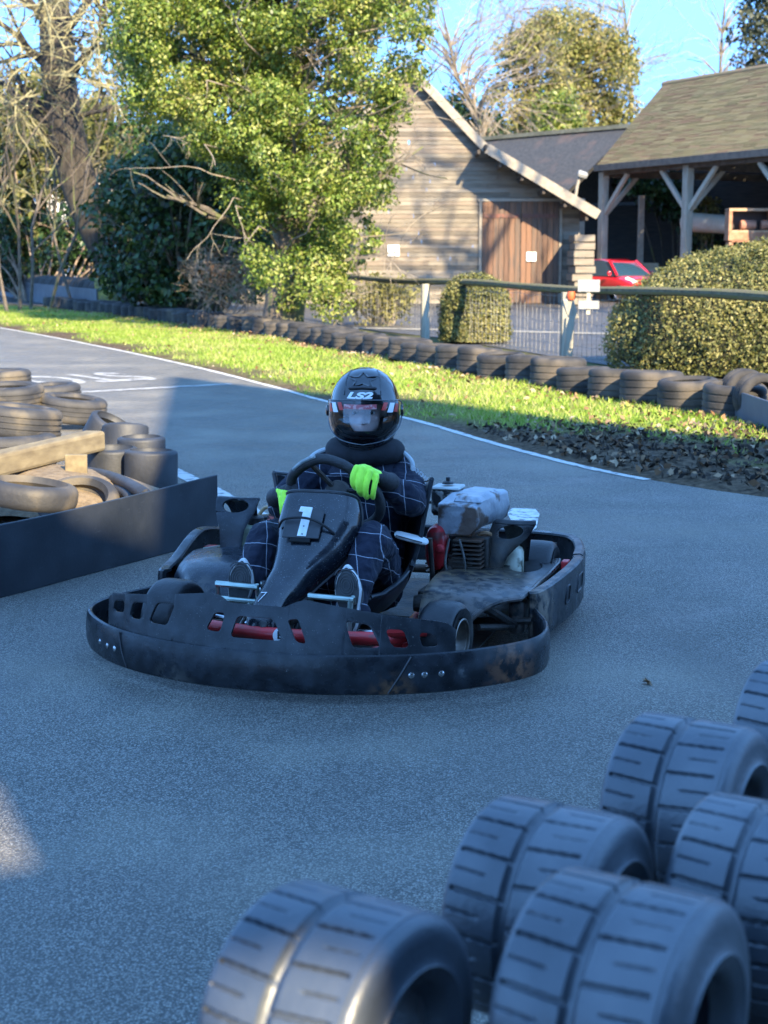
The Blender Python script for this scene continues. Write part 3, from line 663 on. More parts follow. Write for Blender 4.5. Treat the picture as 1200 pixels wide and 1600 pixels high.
# ================================================================= TREES, HEDGES
def branch(mb, p, d, L, r, depth, spread=.6, kids=(3,4), droop=-.05, sides=5, wig=.18, shrink=.62, tips=None):
    n = 4; pts = [p]; q = p.copy(); dd = d.normalized()
    for i in range(n):
        dd = (dd+Vector((random.gauss(0,wig), random.gauss(0,wig), random.gauss(0,wig)-droop*-.0+(-droop)*.3))).normalized()
        q = q+dd*(L/n); pts.append(q.copy())
    mb.tube(pts, [r*(1-.55*i/n) for i in range(n+1)], max(3, sides), caps=False)
    if tips is not None and depth <= 1: tips.append((pts[-1], dd))
    if depth <= 0: return
    for k in range(random.randint(*kids)):
        f = random.uniform(.35, 1.0); i = min(int(f*n), n-1); s = pts[i].lerp(pts[i+1], f*n-i)
        nd = (dd+Vector((random.gauss(0,spread), random.gauss(0,spread), random.gauss(0,spread)))).normalized()
        branch(mb, s, nd, L*random.uniform(shrink-.12, shrink+.12), r*.5, depth-1, spread, kids, droop, sides-1, wig, shrink, tips)
def clump_leaves(blobs, per, size, jitter=.7, up=.25, droop=.5, aspect=.62, shell=.55):
    """blobs: list of (centre, radius); leaf quads spread through each clump"""
    Cs, Ns = [], []
    for c, r in blobs:
        n = int(per*r*r) if per > 0 else int(-per)
        v = RNG.normal(0, 1, (n, 3)); v /= np.linalg.norm(v, axis=1)[:, None]
        rad = r*(shell+(1-shell)*RNG.random(n))*RNG.uniform(.8, 1.15, n)
        Cs.append(np.array(c)+v*rad[:, None]*np.array([1,1,.85])); v[:, 2] += up; Ns.append(v)
    return leaves(np.concatenate(Cs), np.concatenate(Ns), size, jitter, aspect, droop)
def px_blobs(n, poly_fn, Y, dY, r):
    """clump centres: points of a real crown surveyed at distance Y, with depth dY"""
    out = []; tries = 0
    while len(out) < n and tries < 60000:
        tries += 1; a = poly_fn()
        if a is None: continue
        yy = Y+random.uniform(-dY, dY); p = DY(a[0], a[1], yy)
        if p.z < .15: continue
        out.append((tuple(p), random.uniform(*r)))
    return out
def within(x, y, ctrl):
    ys = [c[0] for c in ctrl]; return lerp(ys, [c[1] for c in ctrl], y) <= x <= lerp(ys, [c[2] for c in ctrl], y)
def region(ctrl):
    y0, y1 = ctrl[0][0], ctrl[-1][0]; x0, x1 = min(c[1] for c in ctrl), max(c[2] for c in ctrl)
    def f():
        x, y = random.uniform(x0, x1), random.uniform(y0, y1); return (x, y) if within(x, y, ctrl) else None
    return f
M_bark = mat('bark', (.06,.048,.036), (.13,.105,.08), 7, .95, bump=.7, bscale=20, stretch=(3,3,.8), c3=(.10,.11,.04), s3=1.2, ramp3=(.5,.65))
M_mosst = mat('mossy_twig', (.15,.13,.065), (.27,.245,.13), 4, .95)
M_twig = mat('dry_twig', (.17,.12,.085), (.33,.25,.18), 3, .95)
M_greyt = mat('grey_twig', (.14,.115,.085), (.24,.20,.15), 3, .95)
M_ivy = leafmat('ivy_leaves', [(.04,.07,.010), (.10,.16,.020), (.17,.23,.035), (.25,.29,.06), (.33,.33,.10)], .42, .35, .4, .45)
M_ivyd = leafmat('shaded_ivy_leaves', [(.008,.02,.007), (.02,.05,.012), (.035,.075,.018), (.06,.10,.03)], .4, .15, .4, .5)  # darker ivy copy, the thickets' shade put into the leaf colour
M_olive = leafmat('olive_leaves', [(.05,.055,.016), (.11,.115,.03), (.17,.165,.05), (.22,.19,.075)], .6, .3, .2, .2)
M_yew = leafmat('clipped_leaves', [(.045,.055,.014), (.11,.115,.03), (.19,.18,.055), (.27,.24,.09)], .5, .2, .3, .9)
M_ol2 = leafmat('bright_olive_leaves', [(.07,.085,.02), (.15,.16,.04), (.24,.225,.07), (.31,.26,.11)], .6, .3, .2, .25)  # brighter, yellower copy of the olive leaves
M_core = mat('dark_core', (.015,.018,.008), (.03,.028,.014), 5, 1)  # near-black colour paints the shade inside the clipped foliage

# ---- the ivy-covered tree in the middle
ivy = thing('ivy_tree', 'tall sunlit tree smothered in bright green ivy beside the timber barn', 'tree', DY(440,482,29.5).xy.to_3d())
il = Vector(ivy.location)
ctrl = [(-430,230,600),(-140,190,670),(0,190,655),(90,185,640),(150,200,630),(200,275,615),(250,345,590),(330,385,575),(420,400,540),(475,420,520)]
bl = px_blobs(620, region(ctrl), 29.3, 1.5, (.26,.50))
# depth of a crown: further out in the middle, thinner at its sides
bl = [((c[0], c[1]-.8*max(0,1-abs((c[0]+1.9)/2.6))*(1 if i % 3 else -.6), c[2]), r) for i, (c, r) in enumerate(bl)]
V = np.concatenate([clump_leaves([b for b in bl if b[0][2] < 6.6], 2500, .072, .6, .3, .8), clump_leaves([b for b in bl if b[0][2] >= 6.6], 700, .13, .6, .3, .8)])
ex = px_blobs(60, region([(-100,640,690),(60,625,680),(200,600,650),(300,570,620),(400,540,580),(470,500,560)]), 29.0, .9, (.16,.28))
V2 = clump_leaves(ex, -60, .085, .8, .2, .6, shell=.1)
V = np.concatenate([V, V2]) - np.array(il)
link('foliage', npmesh('ivy_foliage', V, 4, M_ivy), ivy)
mb = MB(); base = Vector((0,0,0))
top = DY(430,-150,29.8)-il
mb.tube(spl([base, base.lerp(top,.3)+Vector((.2,0,0)), base.lerp(top,.65)+Vector((-.15,0,0)), top], 5), [.42-.018*i for i in range(16)], 12)
for i in range(16):
    f = random.uniform(.15,.95); p = base.lerp(top, f); a = random.uniform(0, 2*PI); branch(mb, p, Vector((math.cos(a), math.sin(a)*.6, .5)), random.uniform(1.2,2.4), .09, 2, .5, (2,3))
ob('trunk', mb, M_bark, ivy)
mb = MB()
for i in range(120):
    a = region([(-80,380,690),(20,360,690),(110,480,680),(230,560,660),(330,560,640),(440,520,620)])()
    if a is None: continue
    p = DY(a[0], a[1], 28.6+random.uniform(-.9,.8))-il; mb.tube([top*min(.95,max(.05,(p.z-.5)/top.z)), p*.5+top*(.5*min(.95,max(.05,(p.z-.2)/top.z))), p], [.03,.022,.014], 4, caps=False); branch(mb, p, Vector((random.uniform(-.3,1), random.uniform(-.8,.2), random.uniform(-.5,.9))), random.uniform(.5,1.0), .014, 2, .5, (2,3), .1, 4)
for i in range(26):
    a = region([(60,200,420),(300,330,560),(440,420,540)])(); 
    if a is None: continue
    p = DY(a[0], a[1], 27.6+random.uniform(-.3,.6))-il; mb.tube([top*min(.95,max(.05,(p.z-.5)/top.z)), p*.5+top*(.5*min(.95,max(.05,(p.z-.2)/top.z))), p], [.03,.022,.014], 4, caps=False); branch(mb, p, Vector((random.uniform(-1,1), -.4, random.uniform(-.9,.6))), random.uniform(.5,1.0), .013, 2, .5, (1,3), .1, 4)
ob('twigs', mb, M_greyt, ivy)

# ---- dark ivy scrub in the shade left of it
def shrub(name, label, cat, ctrl, n, Y, dY, r, per, size, m, group=None, core=True, jitter=.7, twigs=0, tw_m=None):
    b = px_blobs(n, region(ctrl), Y, dY, r); cx = sum(c[0][0] for c in b)/n; o = thing(name, label, cat, (cx, Y, 0), group=group)
    link('foliage', npmesh(name+'_foliage', clump_leaves(b, per, size, jitter)-np.array(o.location), 4, m), o)
    if core:
        mb = MB()
        for c, rr in b[::2]:
            c = Vector(c)-o.location; g = Vector((c.x*.35, c.y*.5, 0)); mb.tube([g, g.lerp(c,.5)+Vector((random.gauss(0,.1),0,.1)), c], [.05,.035,.015], 5, caps=False)
        for i in range(twigs):
            c = Vector(random.choice(b)[0])-o.location; branch(mb, c, Vector((random.gauss(0,1), -.4, random.gauss(.3,.6))), random.uniform(.4,.9), .014, 2, .5, (2,3), .1, 4)
        ob('stems', mb, tw_m or M_bark, o)
    return o
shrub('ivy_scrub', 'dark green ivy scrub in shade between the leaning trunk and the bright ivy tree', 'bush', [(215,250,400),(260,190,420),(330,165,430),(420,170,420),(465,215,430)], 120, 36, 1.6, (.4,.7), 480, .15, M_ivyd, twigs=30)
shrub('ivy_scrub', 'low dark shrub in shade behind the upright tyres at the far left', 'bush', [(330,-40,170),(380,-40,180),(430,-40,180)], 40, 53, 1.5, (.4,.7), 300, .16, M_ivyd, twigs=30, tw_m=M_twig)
# dry brown twig bush
tb = thing('twig_bush', 'dry brown leafless twig bush at the foot of the bright ivy tree', 'bush', DY(350,490,31.5).xy.to_3d()); mb = MB()
for i in range(110):
    a = (random.uniform(312,405), random.uniform(400,474)); p = DY(a[0], a[1], 31.2+random.uniform(-.6,.7))-tb.location
    branch(mb, p, Vector((random.uniform(-1,.5), random.uniform(-.5,.2), random.uniform(-.5,.6))), random.uniform(.25,.5), .007, 2, .5, (2,4), .2, 4)
for i in range(14): mb.tube(spl([(random.uniform(-.3,.3), 0, 0), (random.uniform(-.5,.5), 0, .5), (random.uniform(-.7,.7), -.1, 1.0)], 4), .011, 4, caps=False)
ob('twigs', mb, M_twig, tb)
tbl = [(tuple(DY(random.uniform(300,430), random.uniform(390,470), 31.2)-tb.location), .22) for _ in range(26)]
link('dead_leaves', npmesh('dead', clump_leaves(tbl, -26, .08), 4, M_litter), tb)
shrub('yellow_shrub', 'low yellow-green shrub behind the wire fence at the foot of the barn', 'bush', [(440,560,645),(470,545,650),(500,540,655)], 30, 33.5, .5, (.25,.42), 800, .09, leafmat('yellow_leaves', [(.10,.10,.03), (.2,.19,.06), (.3,.27,.11)], .6, .3, .2), twigs=14, tw_m=M_greyt)

# ---- leaning tree at the left with mossy boughs
lt = thing('leaning_tree', 'old tree with thick leaning trunk and pale mossy bare boughs at the upper left', 'tree', DY(205,455,44.5).xy.to_3d()); ll = Vector(lt.location)
mb = MB(); k = [DY(x, y, 44.5)-ll for x, y in ((215,470),(172,395),(128,300),(105,210),(92,120),(85,20),(70,-120))]
mb.tube(spl(k, 5), [lerp([0,6,14,22,30],[.60,.54,.50,.48,.36],i) for i in range(31)], 14)
for (a, b, r) in (((110,210),(-30,130),.16),((100,200),(30,165),.09),((95,140),(190,60),.14),((95,130),(-10,40),.15),((88,60),(180,-60),.15),((88,60),(10,-60),.14),((120,270),(40,215),.08),((110,180),(175,165),.08)):
    A, B_ = DY(*a,44.5)-ll, DY(*b,43.6)-ll; branch(mb, A, B_-A, (B_-A).length, r, 2, .45, (3,4), 0, 7)
ob('trunk', mb, mat('dark_bark', (.022,.018,.014), (.055,.045,.035), 6, .95, bump=.7, bscale=16, stretch=(3,3,.8)), lt)
mb = MB()
for i in range(95):
    a = region([(-60,-60,260),(60,-40,215),(110,-40,190),(150,-40,185)])()
    if a is None: continue
    p = DY(a[0], a[1], 42.4+random.uniform(-1,1))-ll; branch(mb, p, Vector((random.uniform(-1,1), random.uniform(-.5,.3), random.uniform(-.7,.4))), random.uniform(.95,1.8), .034, 2, .55, (2,4), .12, 4)
for i in range(40):
    a = (random.uniform(-20,170), random.uniform(130,330)); p = DY(a[0], a[1], 45.5+random.uniform(-1,1.5))-ll; branch(mb, p, Vector((random.uniform(-1,.6), 0, random.uniform(-.8,.5))), random.uniform(.7,1.3), .02, 2, .5, (2,3), .1, 4)
ob('boughs', mb, M_mosst, lt)
link('foliage', npmesh('lt_ivy', clump_leaves([(tuple(k[i]+Vector((random.uniform(-.4,.2),-.15,random.uniform(-.6,.6)))), random.uniform(.25,.45)) for i in (1,2,2,3,3,3,4)], 260, .12)-0, 4, M_ivyd), lt)
# slim stems and sticks at the far left
for i, (x, yb, lean) in enumerate(((8,440,-.10),(28,445,.12),(45,430,-.2),(75,428,.06),(112,440,-.06),(-20,440,.1))):
    o = tag(ob('sapling', (lambda m: (branch(m, Vector((0,0,0)), Vector((lean,0,1)), 4.5, .055, 3, .32, (3,4), 0, 5), m)[1])(MB()), M_bark, loc=G(x,yb+22).normalized()*41 if False else DY(x, 400, 41+i*.7).xy.to_3d()), 'slim bare sapling in the thicket left of the leaning trunk', 'tree', 'bare saplings left of the leaning trunk')
shrub('olive_thicket', 'olive brown thicket behind the leaning tree at the left edge', 'bush', [(125,-40,70),(160,-40,160),(250,-40,175),(330,-40,60),(400,-40,55)], 110, 56, 2.5, (.6,1.1), 90, .26, M_olive, twigs=12, tw_m=M_twig)
shrub('olive_thicket', 'golden thicket glimpsed right of the leaning trunk', 'bush', [(150,120,200),(200,130,240),(240,130,245)], 26, 52, 2, (.5,.9), 90, .22, M_olive, twigs=8, tw_m=M_bark)
# pale house beyond
h = thing('white_house', 'white rendered house wall glimpsed through the trees at the left', 'house', DY(110,400,66).xy.to_3d()); hh = Vector(h.location)
xl, xr, zt = DY(58,400,66).x-hh.x, DY(225,400,66).x-hh.x, DY(100,262,66).z
mb = MB(); mb.slotted(xl, xr, lambda s: 0, lambda s: zt, [[(xl+2.2,1.0),(xl+3.2,1.0),(xl+3.2,2.2),(xl+2.2,2.2)]], lambda s, t: Vector((s,0,t))); mb.box(((xl+xr)/2,3,zt/2),(xr-xl-.02,5.8,zt-.02)); ob('wall', mb, mat('white_render', (.72,.70,.66), (.6,.58,.53), 2, .9), h, smooth=0)
ob('roof', MB().add([(xl-.3,-.4,zt-.1),(xr+.3,-.4,zt-.1),(xr+.3,3,zt+1.9),(xl-.3,3,zt+1.9),(xr+.3,6.4,zt-.1),(xl-.3,6.4,zt-.1)],[(0,1,2,3),(3,2,4,5)]), mat('brown_roof', (.12,.08,.06), (.17,.12,.09), 3, .9), h, smooth=0)

# ---- clipped hedges
def hedge(name, label, cat, loc, ax, semi, n, size, m, p=2.6, rz=0.0, holes=.0):
    o = thing(name, label, cat, loc, rz); u = RNG.normal(0, 1, (n*2, 3)); u = u[u[:, 2] > -.72*1.0][:n] if True else u
    den = (np.abs(u/np.array(semi))**p).sum(1)**(1/p); P = u/den[:, None]
    nr = np.sign(P)*np.abs(P/np.array(semi))**(p-1)/np.array(semi); nr /= np.linalg.norm(nr, axis=1)[:, None]
    P[:, 2] += semi[2]*ax
    bump = np.array([mnoise.noise(Vector(q*3.2))*.07+mnoise.noise(Vector(q*9))*.035 for q in P]); P = P+nr*(bump+RNG.normal(-.02,.035,len(P)))[:, None]
    k = P[:, 2] > .02; P, nr = P[k], nr[k]; link('foliage', npmesh(name, leaves(P, nr, size, .75, .55, .0), 4, m), o)
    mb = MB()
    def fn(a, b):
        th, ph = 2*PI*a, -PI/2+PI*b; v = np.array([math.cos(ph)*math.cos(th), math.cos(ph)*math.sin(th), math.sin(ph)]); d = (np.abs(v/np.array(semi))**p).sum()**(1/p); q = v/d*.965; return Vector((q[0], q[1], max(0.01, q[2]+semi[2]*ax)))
    mb.grid(fn, 40, 20, cu=True); ob('inner_core', mb, M_core, o); return o  # solid dark core filling the hedge, no modelled branches
ha = math.atan2(FD.y, FD.x); hc_ = fp(1.0); pb = Vector((-FD.y, FD.x, 0)).normalized()
hc_ = Vector((5.62,19.6,0))
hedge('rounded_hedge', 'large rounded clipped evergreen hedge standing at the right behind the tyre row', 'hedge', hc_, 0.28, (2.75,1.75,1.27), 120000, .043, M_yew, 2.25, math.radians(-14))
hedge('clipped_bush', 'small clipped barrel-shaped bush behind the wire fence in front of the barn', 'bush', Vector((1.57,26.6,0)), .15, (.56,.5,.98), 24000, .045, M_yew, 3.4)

# ---- trees beyond the barns
def ivied(label, ctrl, n, Y, r, per, size, m, trunk, nb=60, bm=None, group=None, name='ivied_tree', blen=(1.5,3.5), up=.6, breg=None, br=.05):
    b = px_blobs(n, region(ctrl), Y, 1.6, r) if n else []; o = thing(name, label, 'tree', DY(trunk[0][0], 450, Y).xy.to_3d(), group=group); l = Vector(o.location)
    if n: link('foliage', npmesh('foliage', clump_leaves(b, per, size, .7)-np.array(l), 4, m), o)
    mb = MB(); k = [Vector((0,0,0))]+[DY(x, y, Y)-l for x, y in trunk]; kk = spl(k, 5)
    mb.tube(kk, [(.4 if n else .2)*(1-.85*i/len(kk)) for i in range(len(kk))], 8)
    ob('trunk', mb, M_bark, o); mb = MB(); rg = region(breg or ctrl)
    for i in range(nb):
        a = None
        while a is None: a = rg()
        p = DY(a[0], a[1], Y+random.uniform(-1.5,1.5))-l; ctr = kk[int(len(kk)*.75)]; d = (p-ctr).normalized()+Vector((0,0,up*random.random())); c0 = min(kk, key=lambda q: abs(q.z-(p.z-1.5))); mb.tube([c0, c0.lerp(p,.5)+Vector((0,0,.3)), p], [br*1.6, br*1.3, br], 4, caps=False)
        branch(mb, p, d, random.uniform(*blen), br, 2, .45, (3,4), -.02, 4)
    ob('boughs', mb, bm or M_greyt, o); return o
ivied('tall ivy-clad tree behind the slate shed roof, left of the twin crowns', [(30,805,868),(70,785,870),(120,775,875),(170,768,878),(222,770,880)], 80, 84, (.6,1.2), 190, .22, M_ol2, [(825,300),(832,180),(838,60)], 36, M_mosst, br=.03)
ivied('tall ivy-clad tree behind the tiled roof, right of the twin crowns', [(25,885,935),(60,880,970),(110,878,985),(160,880,985),(205,880,985)], 84, 88, (.6,1.2), 190, .22, M_ol2, [(925,300),(920,180),(915,50)], 40, M_mosst, br=.03)
shrub('dark_tree', 'dark green tree between the twin ivy-clad crowns behind the slate roof', 'tree', [(150,850,895),(190,845,900),(225,840,900)], 26, 80, 1, (.6,.9), 190, .2, M_ivy)
ivied('bare spreading tree rising behind the steep barn gable', [(20,660,800),(100,670,820),(200,700,810)], 0, 76, (1,1), 0, 0, None, [(755,300),(748,190),(715,120),(690,10)], 90, M_greyt, name='bare_tree', blen=(1.5,3.6), br=.028)
ivied('bare fine-twigged tree beyond the twin crowns', [(-30,800,1000),(60,780,1030),(140,940,1040),(180,960,1030)], 0, 95, (1,1), 0, 0, None, [(990,300),(985,150),(975,0)], 60, M_greyt, name='bare_tree', blen=(2,4.5), br=.026)
ivied('thin bare tree behind the ridge of the tiled roof', [(0,1100,1170),(60,1075,1170),(120,1065,1160)], 0, 100, (1,1), 0, 0, None, [(1130,300),(1125,120),(1135,-20)], 46, M_greyt, name='bare_tree', blen=(2,4), br=.028)
ivied('dark conifer at the top right corner behind the tiled roof', [(-120,1175,1240),(0,1165,1250),(60,1150,1270),(115,1140,1280)], 60, 72, (.5,.95), 190, .22, leafmat('conifer', [(.012,.022,.012),(.03,.04,.018),(.08,.075,.03)], .6, .1), [(1210,250),(1208,0),(1205,-150)], 10, M_bark, name='conifer_tree')
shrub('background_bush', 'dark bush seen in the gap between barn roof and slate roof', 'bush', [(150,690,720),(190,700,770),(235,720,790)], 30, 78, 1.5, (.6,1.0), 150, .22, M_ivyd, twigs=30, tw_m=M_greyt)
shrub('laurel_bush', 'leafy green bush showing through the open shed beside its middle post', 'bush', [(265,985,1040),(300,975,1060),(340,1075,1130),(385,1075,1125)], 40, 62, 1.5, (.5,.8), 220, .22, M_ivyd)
shrub('laurel_bush', 'pale sunlit bush inside the open shed between middle post and shelf box', 'bush', [(285,1085,1115),(340,1088,1122),(400,1085,1125)], 18, 54.5, .4, (.22,.36), 500, .12, M_olive)
shrub('far_trees', 'mixed brown tree belt behind the ivy tree and barn', 'tree', [(-100,150,600),(100,150,640),(260,150,560)], 60, 62, 3, (.9,1.6), 60, .34, M_olive, twigs=30, tw_m=M_bark)

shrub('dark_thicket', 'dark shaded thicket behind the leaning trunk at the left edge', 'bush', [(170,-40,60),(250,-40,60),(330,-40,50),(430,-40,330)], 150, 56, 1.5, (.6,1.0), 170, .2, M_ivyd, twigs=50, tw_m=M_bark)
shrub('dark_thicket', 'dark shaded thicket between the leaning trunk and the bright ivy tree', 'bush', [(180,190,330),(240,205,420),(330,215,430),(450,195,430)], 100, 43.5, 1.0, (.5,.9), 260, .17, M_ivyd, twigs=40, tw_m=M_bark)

# tall bare tree standing out of frame on the right; its crown's shadow falls on the barn gable
st_ = thing('bare_tree', 'tall bare tree whose branching shadow falls on the barn gable', 'tree', (13.6,25.3,0)); mb = MB()
mb.tube(spl([(0,0,0),(.15,.1,6),(-.1,0,12),(.1,0,18)],5), [.38-.018*i for i in range(16)], 8)
for i in range(16):
    z = 9.5+i*.62; a = i*2.4; branch(mb, Vector((0,0,z)), Vector((math.cos(a), math.sin(a), .9)), random.uniform(2.2,4.2), .12, 3, .45, (3,4), 0, 5)
ob('trunk', mb, M_bark, st_)
# ================================================================= GO-KART  (local x = kart's left, -y = forward)
KTH = math.radians(16.5)
KLOC = Vector((-.2648, 5.2317, 0))
kart = thing('go_kart', 'black rental go-kart with full bumper, white number 1 on its fairing and exposed engine', 'go-kart', KLOC, -KTH)
def worn_plastic(name, base, scuff, rough=.42, patches=(), speck=.62, spec=.30, sc=14):
    m = bpy.data.materials.new(name); m.use_nodes = True; N = m.node_tree.nodes; Lk = m.node_tree.links; b = N['Principled BSDF']
    b.inputs['Specular IOR Level'].default_value = spec
    tc = N.new('ShaderNodeTexCoord').outputs['Object']
    def noise(s, d=6, st=None):
        n = N.new('ShaderNodeTexNoise'); n.inputs['Scale'].default_value = s; n.inputs['Detail'].default_value = d; v = tc
        if st: mp = N.new('ShaderNodeMapping'); mp.inputs['Scale'].default_value = st; Lk.new(tc, mp.inputs['Vector']); v = mp.outputs['Vector']
        Lk.new(v, n.inputs['Vector']); return n.outputs['Fac']
    def mr(f, a, c, lo=0., hi=1.):
        q = N.new('ShaderNodeMapRange'); q.inputs[1].default_value = a; q.inputs[2].default_value = c; q.inputs[3].default_value = lo; q.inputs[4].default_value = hi; Lk.new(f, q.inputs[0]); return q.outputs[0]
    def mix(f, a, c):
        q = N.new('ShaderNodeMix'); q.data_type = 'RGBA'; Lk.new(f, q.inputs[0])
        for s, x in ((6, a), (7, c)):
            if isinstance(x, tuple): q.inputs[s].default_value = (*x, 1)
            else: Lk.new(x, q.inputs[s])
        return q.outputs[2]
    c = mix(mr(noise(sc), .42, .75), tuple(base), tuple(scuff))
    c = mix(mr(noise(60, 3, (.25,.25,2.2)), .64, .76, 0, .35), c, tuple(x*1.6 for x in scuff))       # drag scratches
    c = mix(mr(noise(230, 2), speck+.10, speck+.14, 0, .7), c, (.22,.22,.21))                              # stone chips and dust
    for (ctr, rad, col) in patches:
        vm = N.new('ShaderNodeVectorMath'); vm.operation = 'DISTANCE'; Lk.new(tc, vm.inputs[0]); vm.inputs[1].default_value = ctr
        f = mr(vm.outputs['Value'], rad, rad*.35); ml = N.new('ShaderNodeMath'); ml.operation = 'MULTIPLY'; Lk.new(f, ml.inputs[0]); Lk.new(mr(noise(26), .42, .56), ml.inputs[1])
        c = mix(ml.outputs[0], c, col)
    Lk.new(c, b.inputs['Base Color']); Lk.new(mr(noise(sc*1.5), .3, .7, rough-.1, rough+.13), b.inputs['Roughness'])
    bn = N.new('ShaderNodeBump'); bn.inputs['Strength'].default_value = .16; bn.inputs['Distance'].default_value = .003; Lk.new(noise(70), bn.inputs['Height']); Lk.new(bn.outputs['Normal'], b.inputs['Normal'])
    return m
K_band = worn_plastic('bumper_plastic', (.008,.0095,.012), (.030,.034,.04), .30, [((.74,-.15,.080),.13,(.15,.07,.04)), ((.42,-.40,.035),.09,(.13,.07,.04)), ((.62,-.29,.10),.028,(.20,.195,.19)), ((-.3,-.44,.03),.1,(.06,.055,.05))])
K_panel = worn_plastic('panel_plastic', (.013,.015,.018), (.036,.04,.046), .34, speck=.6)
K_pod = worn_plastic('pod_plastic', (.008,.0095,.012), (.032,.036,.042), .32, [((.74,.42,.16),.14,(.16,.12,.09))])
K_fair = worn_plastic('fairing_plastic', (.006,.008,.012), (.020,.024,.031), .17, speck=.57, spec=.6)
K_cover = worn_plastic('cover_plastic', (.012,.012,.014), (.05,.048,.047), .34, [((.42,.42,.24),.45,(.12,.085,.05)), ((.6,.3,.2),.3,(.09,.075,.07))], speck=.6)
K_coverl = worn_plastic('right_cover_plastic', (.010,.013,.018), (.03,.035,.045), .27, [((-.69,.84,.23),.19,(.15,.14,.07)), ((-.55,.16,.15),.16,(.10,.09,.08))], speck=.59)
K_black = mat('black_plastic', (.012,.012,.014), (.03,.03,.033), 20, .5, bump=.1)
K_dark = mat('oily_metal', (.02,.018,.017), (.06,.05,.043), 15, .6, metal=.4, bump=.4, bscale=60, c3=(.09,.055,.035), s3=5)
K_red = mat('red_frame_paint', (.50,.018,.022), (.36,.02,.02), 14, .38, bump=.1, c3=(.10,.05,.04), s3=9, ramp3=(.56,.66))
K_plated = mat('plated_steel', (.42,.50,.44), (.30,.36,.33), 18, .28, metal=.85)
K_chrome = mat('chrome', (.55,.56,.57), (.35,.35,.35), 20, .25, metal=1.)
K_silver = mat('heat_shield_alloy', (.40,.42,.45), (.26,.28,.31), 14, .42, metal=.4, bump=.45, bscale=24, c3=(.13,.085,.065), s3=9, ramp3=(.56,.62))
K_white = mat('grubby_white_plastic', (.62,.60,.48), (.44,.40,.28), 10, .5, c3=(.10,.085,.05), s3=16, ramp3=(.57,.66))
K_tyre = mat('slick_rubber', (.012,.013,.015), (.026,.026,.028), 12, .42, spec=.35, bump=.15, bscale=90, c3=(.075,.068,.06), s3=6, ramp3=(.55,.72))
K_rim = mat('rim_steel', (.30,.27,.24), (.12,.09,.07), 12, .45, metal=.8)

def sweep(path, prof, closed=False):
    """profile of (outward, z) carried along a plan path of (x,y[,dz])"""
    P = [Vector((p[0], p[1], 0)) for p in path]; dz = [p[2] if len(p) > 2 else 0 for p in path]; secs = []
    for i, p in enumerate(P):
        a, b = P[max(i-1,0)], P[min(i+1,len(P)-1)]; d = (b-a).normalized(); n = Vector((d.y, -d.x, 0))
        secs.append([p+n*o+Vector((0,0,z+(dz[i] if z > .1 else 0))) for o, z in prof])
    return MB().loft(secs)
half = [(.725,.40),(.748,.33),(.80,.2),(.828,.06),(.815,-.05),(.76,-.15),(.66,-.26),(.55,-.345),(.4,-.42),(.2,-.478)]
path = spl([Vector((x,y,0)) for x, y in half]+[Vector((0,-.492,0))]+[Vector((-x,y,0)) for x, y in half[::-1]], 6)
bprof = [(-.004,.034),(.006,.040),(.012,.06),(.014,.10),(.010,.150),(.005,.162),(-.002,.166),(-.009,.162),(-.012,.15),(-.010,.05)]
ins = [(p.x, p.y) for p in path]
bumper = ob('front_bumper', sweep(ins, [(-o,z) for o,z in bprof]), K_band, kart, weld=True)
hx = [p.x for p in path]; hy = [p.y for p in path]; kx = [i for i in range(len(hx)) if hy[i] <= .0]
_bx = [hx[i] for i in kx][::-1]; _by = [hy[i] for i in kx][::-1]
by_ = lambda x: lerp(_bx, _by, x)
def onband(x, z, out=.012):
    e = .01; d = Vector((2*e, by_(x+e)-by_(x-e), 0)).normalized(); n = Vector((d.y, -d.x, 0)); return Vector((x, by_(x), z))+n*out, n
for x, z in ((-.656,.098),(-.608,.097),(-.567,.097),(.478,.10),(.515,.10),(.562,.10)):
    p, n = onband(x, z); q = n.to_track_quat('Z','Y').to_matrix().to_4x4()
    ob('rivet', MB().lathe([(.0105,0),(.010,.003),(.006,.005),(.0,.006)], 12, Matrix.Translation(p) @ q), K_chrome, bumper)
for xa, xb in ((-.543,-.512),(.478,.412)):
    mb = MB(); pa, n = onband(xa,.160,.0115); pm, n2 = onband((xa+xb)/2,.10,.0155); pb, n3 = onband(xb,.042,.0085)
    mb.tube([pa,pm,pb], .0035, 5); ob('seam', mb, K_black, bumper)
# front panel with cut-outs
tz_ = lambda x: lerp([-.625,-.60,-.19,-.155,-.12,.07,.11,.14,.55,.58,.60], [.255,.277,.328,.322,.303,.300,.318,.326,.262,.252,.232], x)
def pfn(x, z): return Vector((x, by_(x)+.016+.05*max(0,1-(abs(x)/.7)**2)*(z-.16)/.14, z))
PH = [[(-.59,.252),(-.54,.262),(-.54,.22),(-.60,.213)], [(-.5,.262),(-.43,.27),(-.46,.21),(-.515,.208)], [(-.395,.275),(-.32,.28),(-.345,.208),(-.425,.208)],
 [(-.165,.27),(-.13,.27),(-.14,.21),(-.195,.213)], [(-.085,.265),(.04,.262),(.075,.198),(-.105,.198)], [(.085,.262),(.12,.268),(.155,.192),(.12,.198)],
 [(.27,.265),(.345,.255),(.385,.185),(.3,.185)], [(.395,.242),(.45,.238),(.47,.182),(.42,.185)], [(.495,.23),(.54,.222),(.555,.182),(.505,.182)]]
def rnd(poly, r=.28, k=4):
    out = []; n = len(poly)
    for i in range(n):
        p0, p, p1 = (Vector((*poly[(i+j) % n], 0)) for j in (-1,0,1))
        rr = min(r*.5*min((p0-p).length,(p1-p).length), .016); a = p+(p0-p).normalized()*rr; b = p+(p1-p).normalized()*rr
        for q in range(k+1):
            t = q/k; v = a*(1-t)**2+p*2*t*(1-t)+b*t*t; out.append((v.x, v.y))
    return out
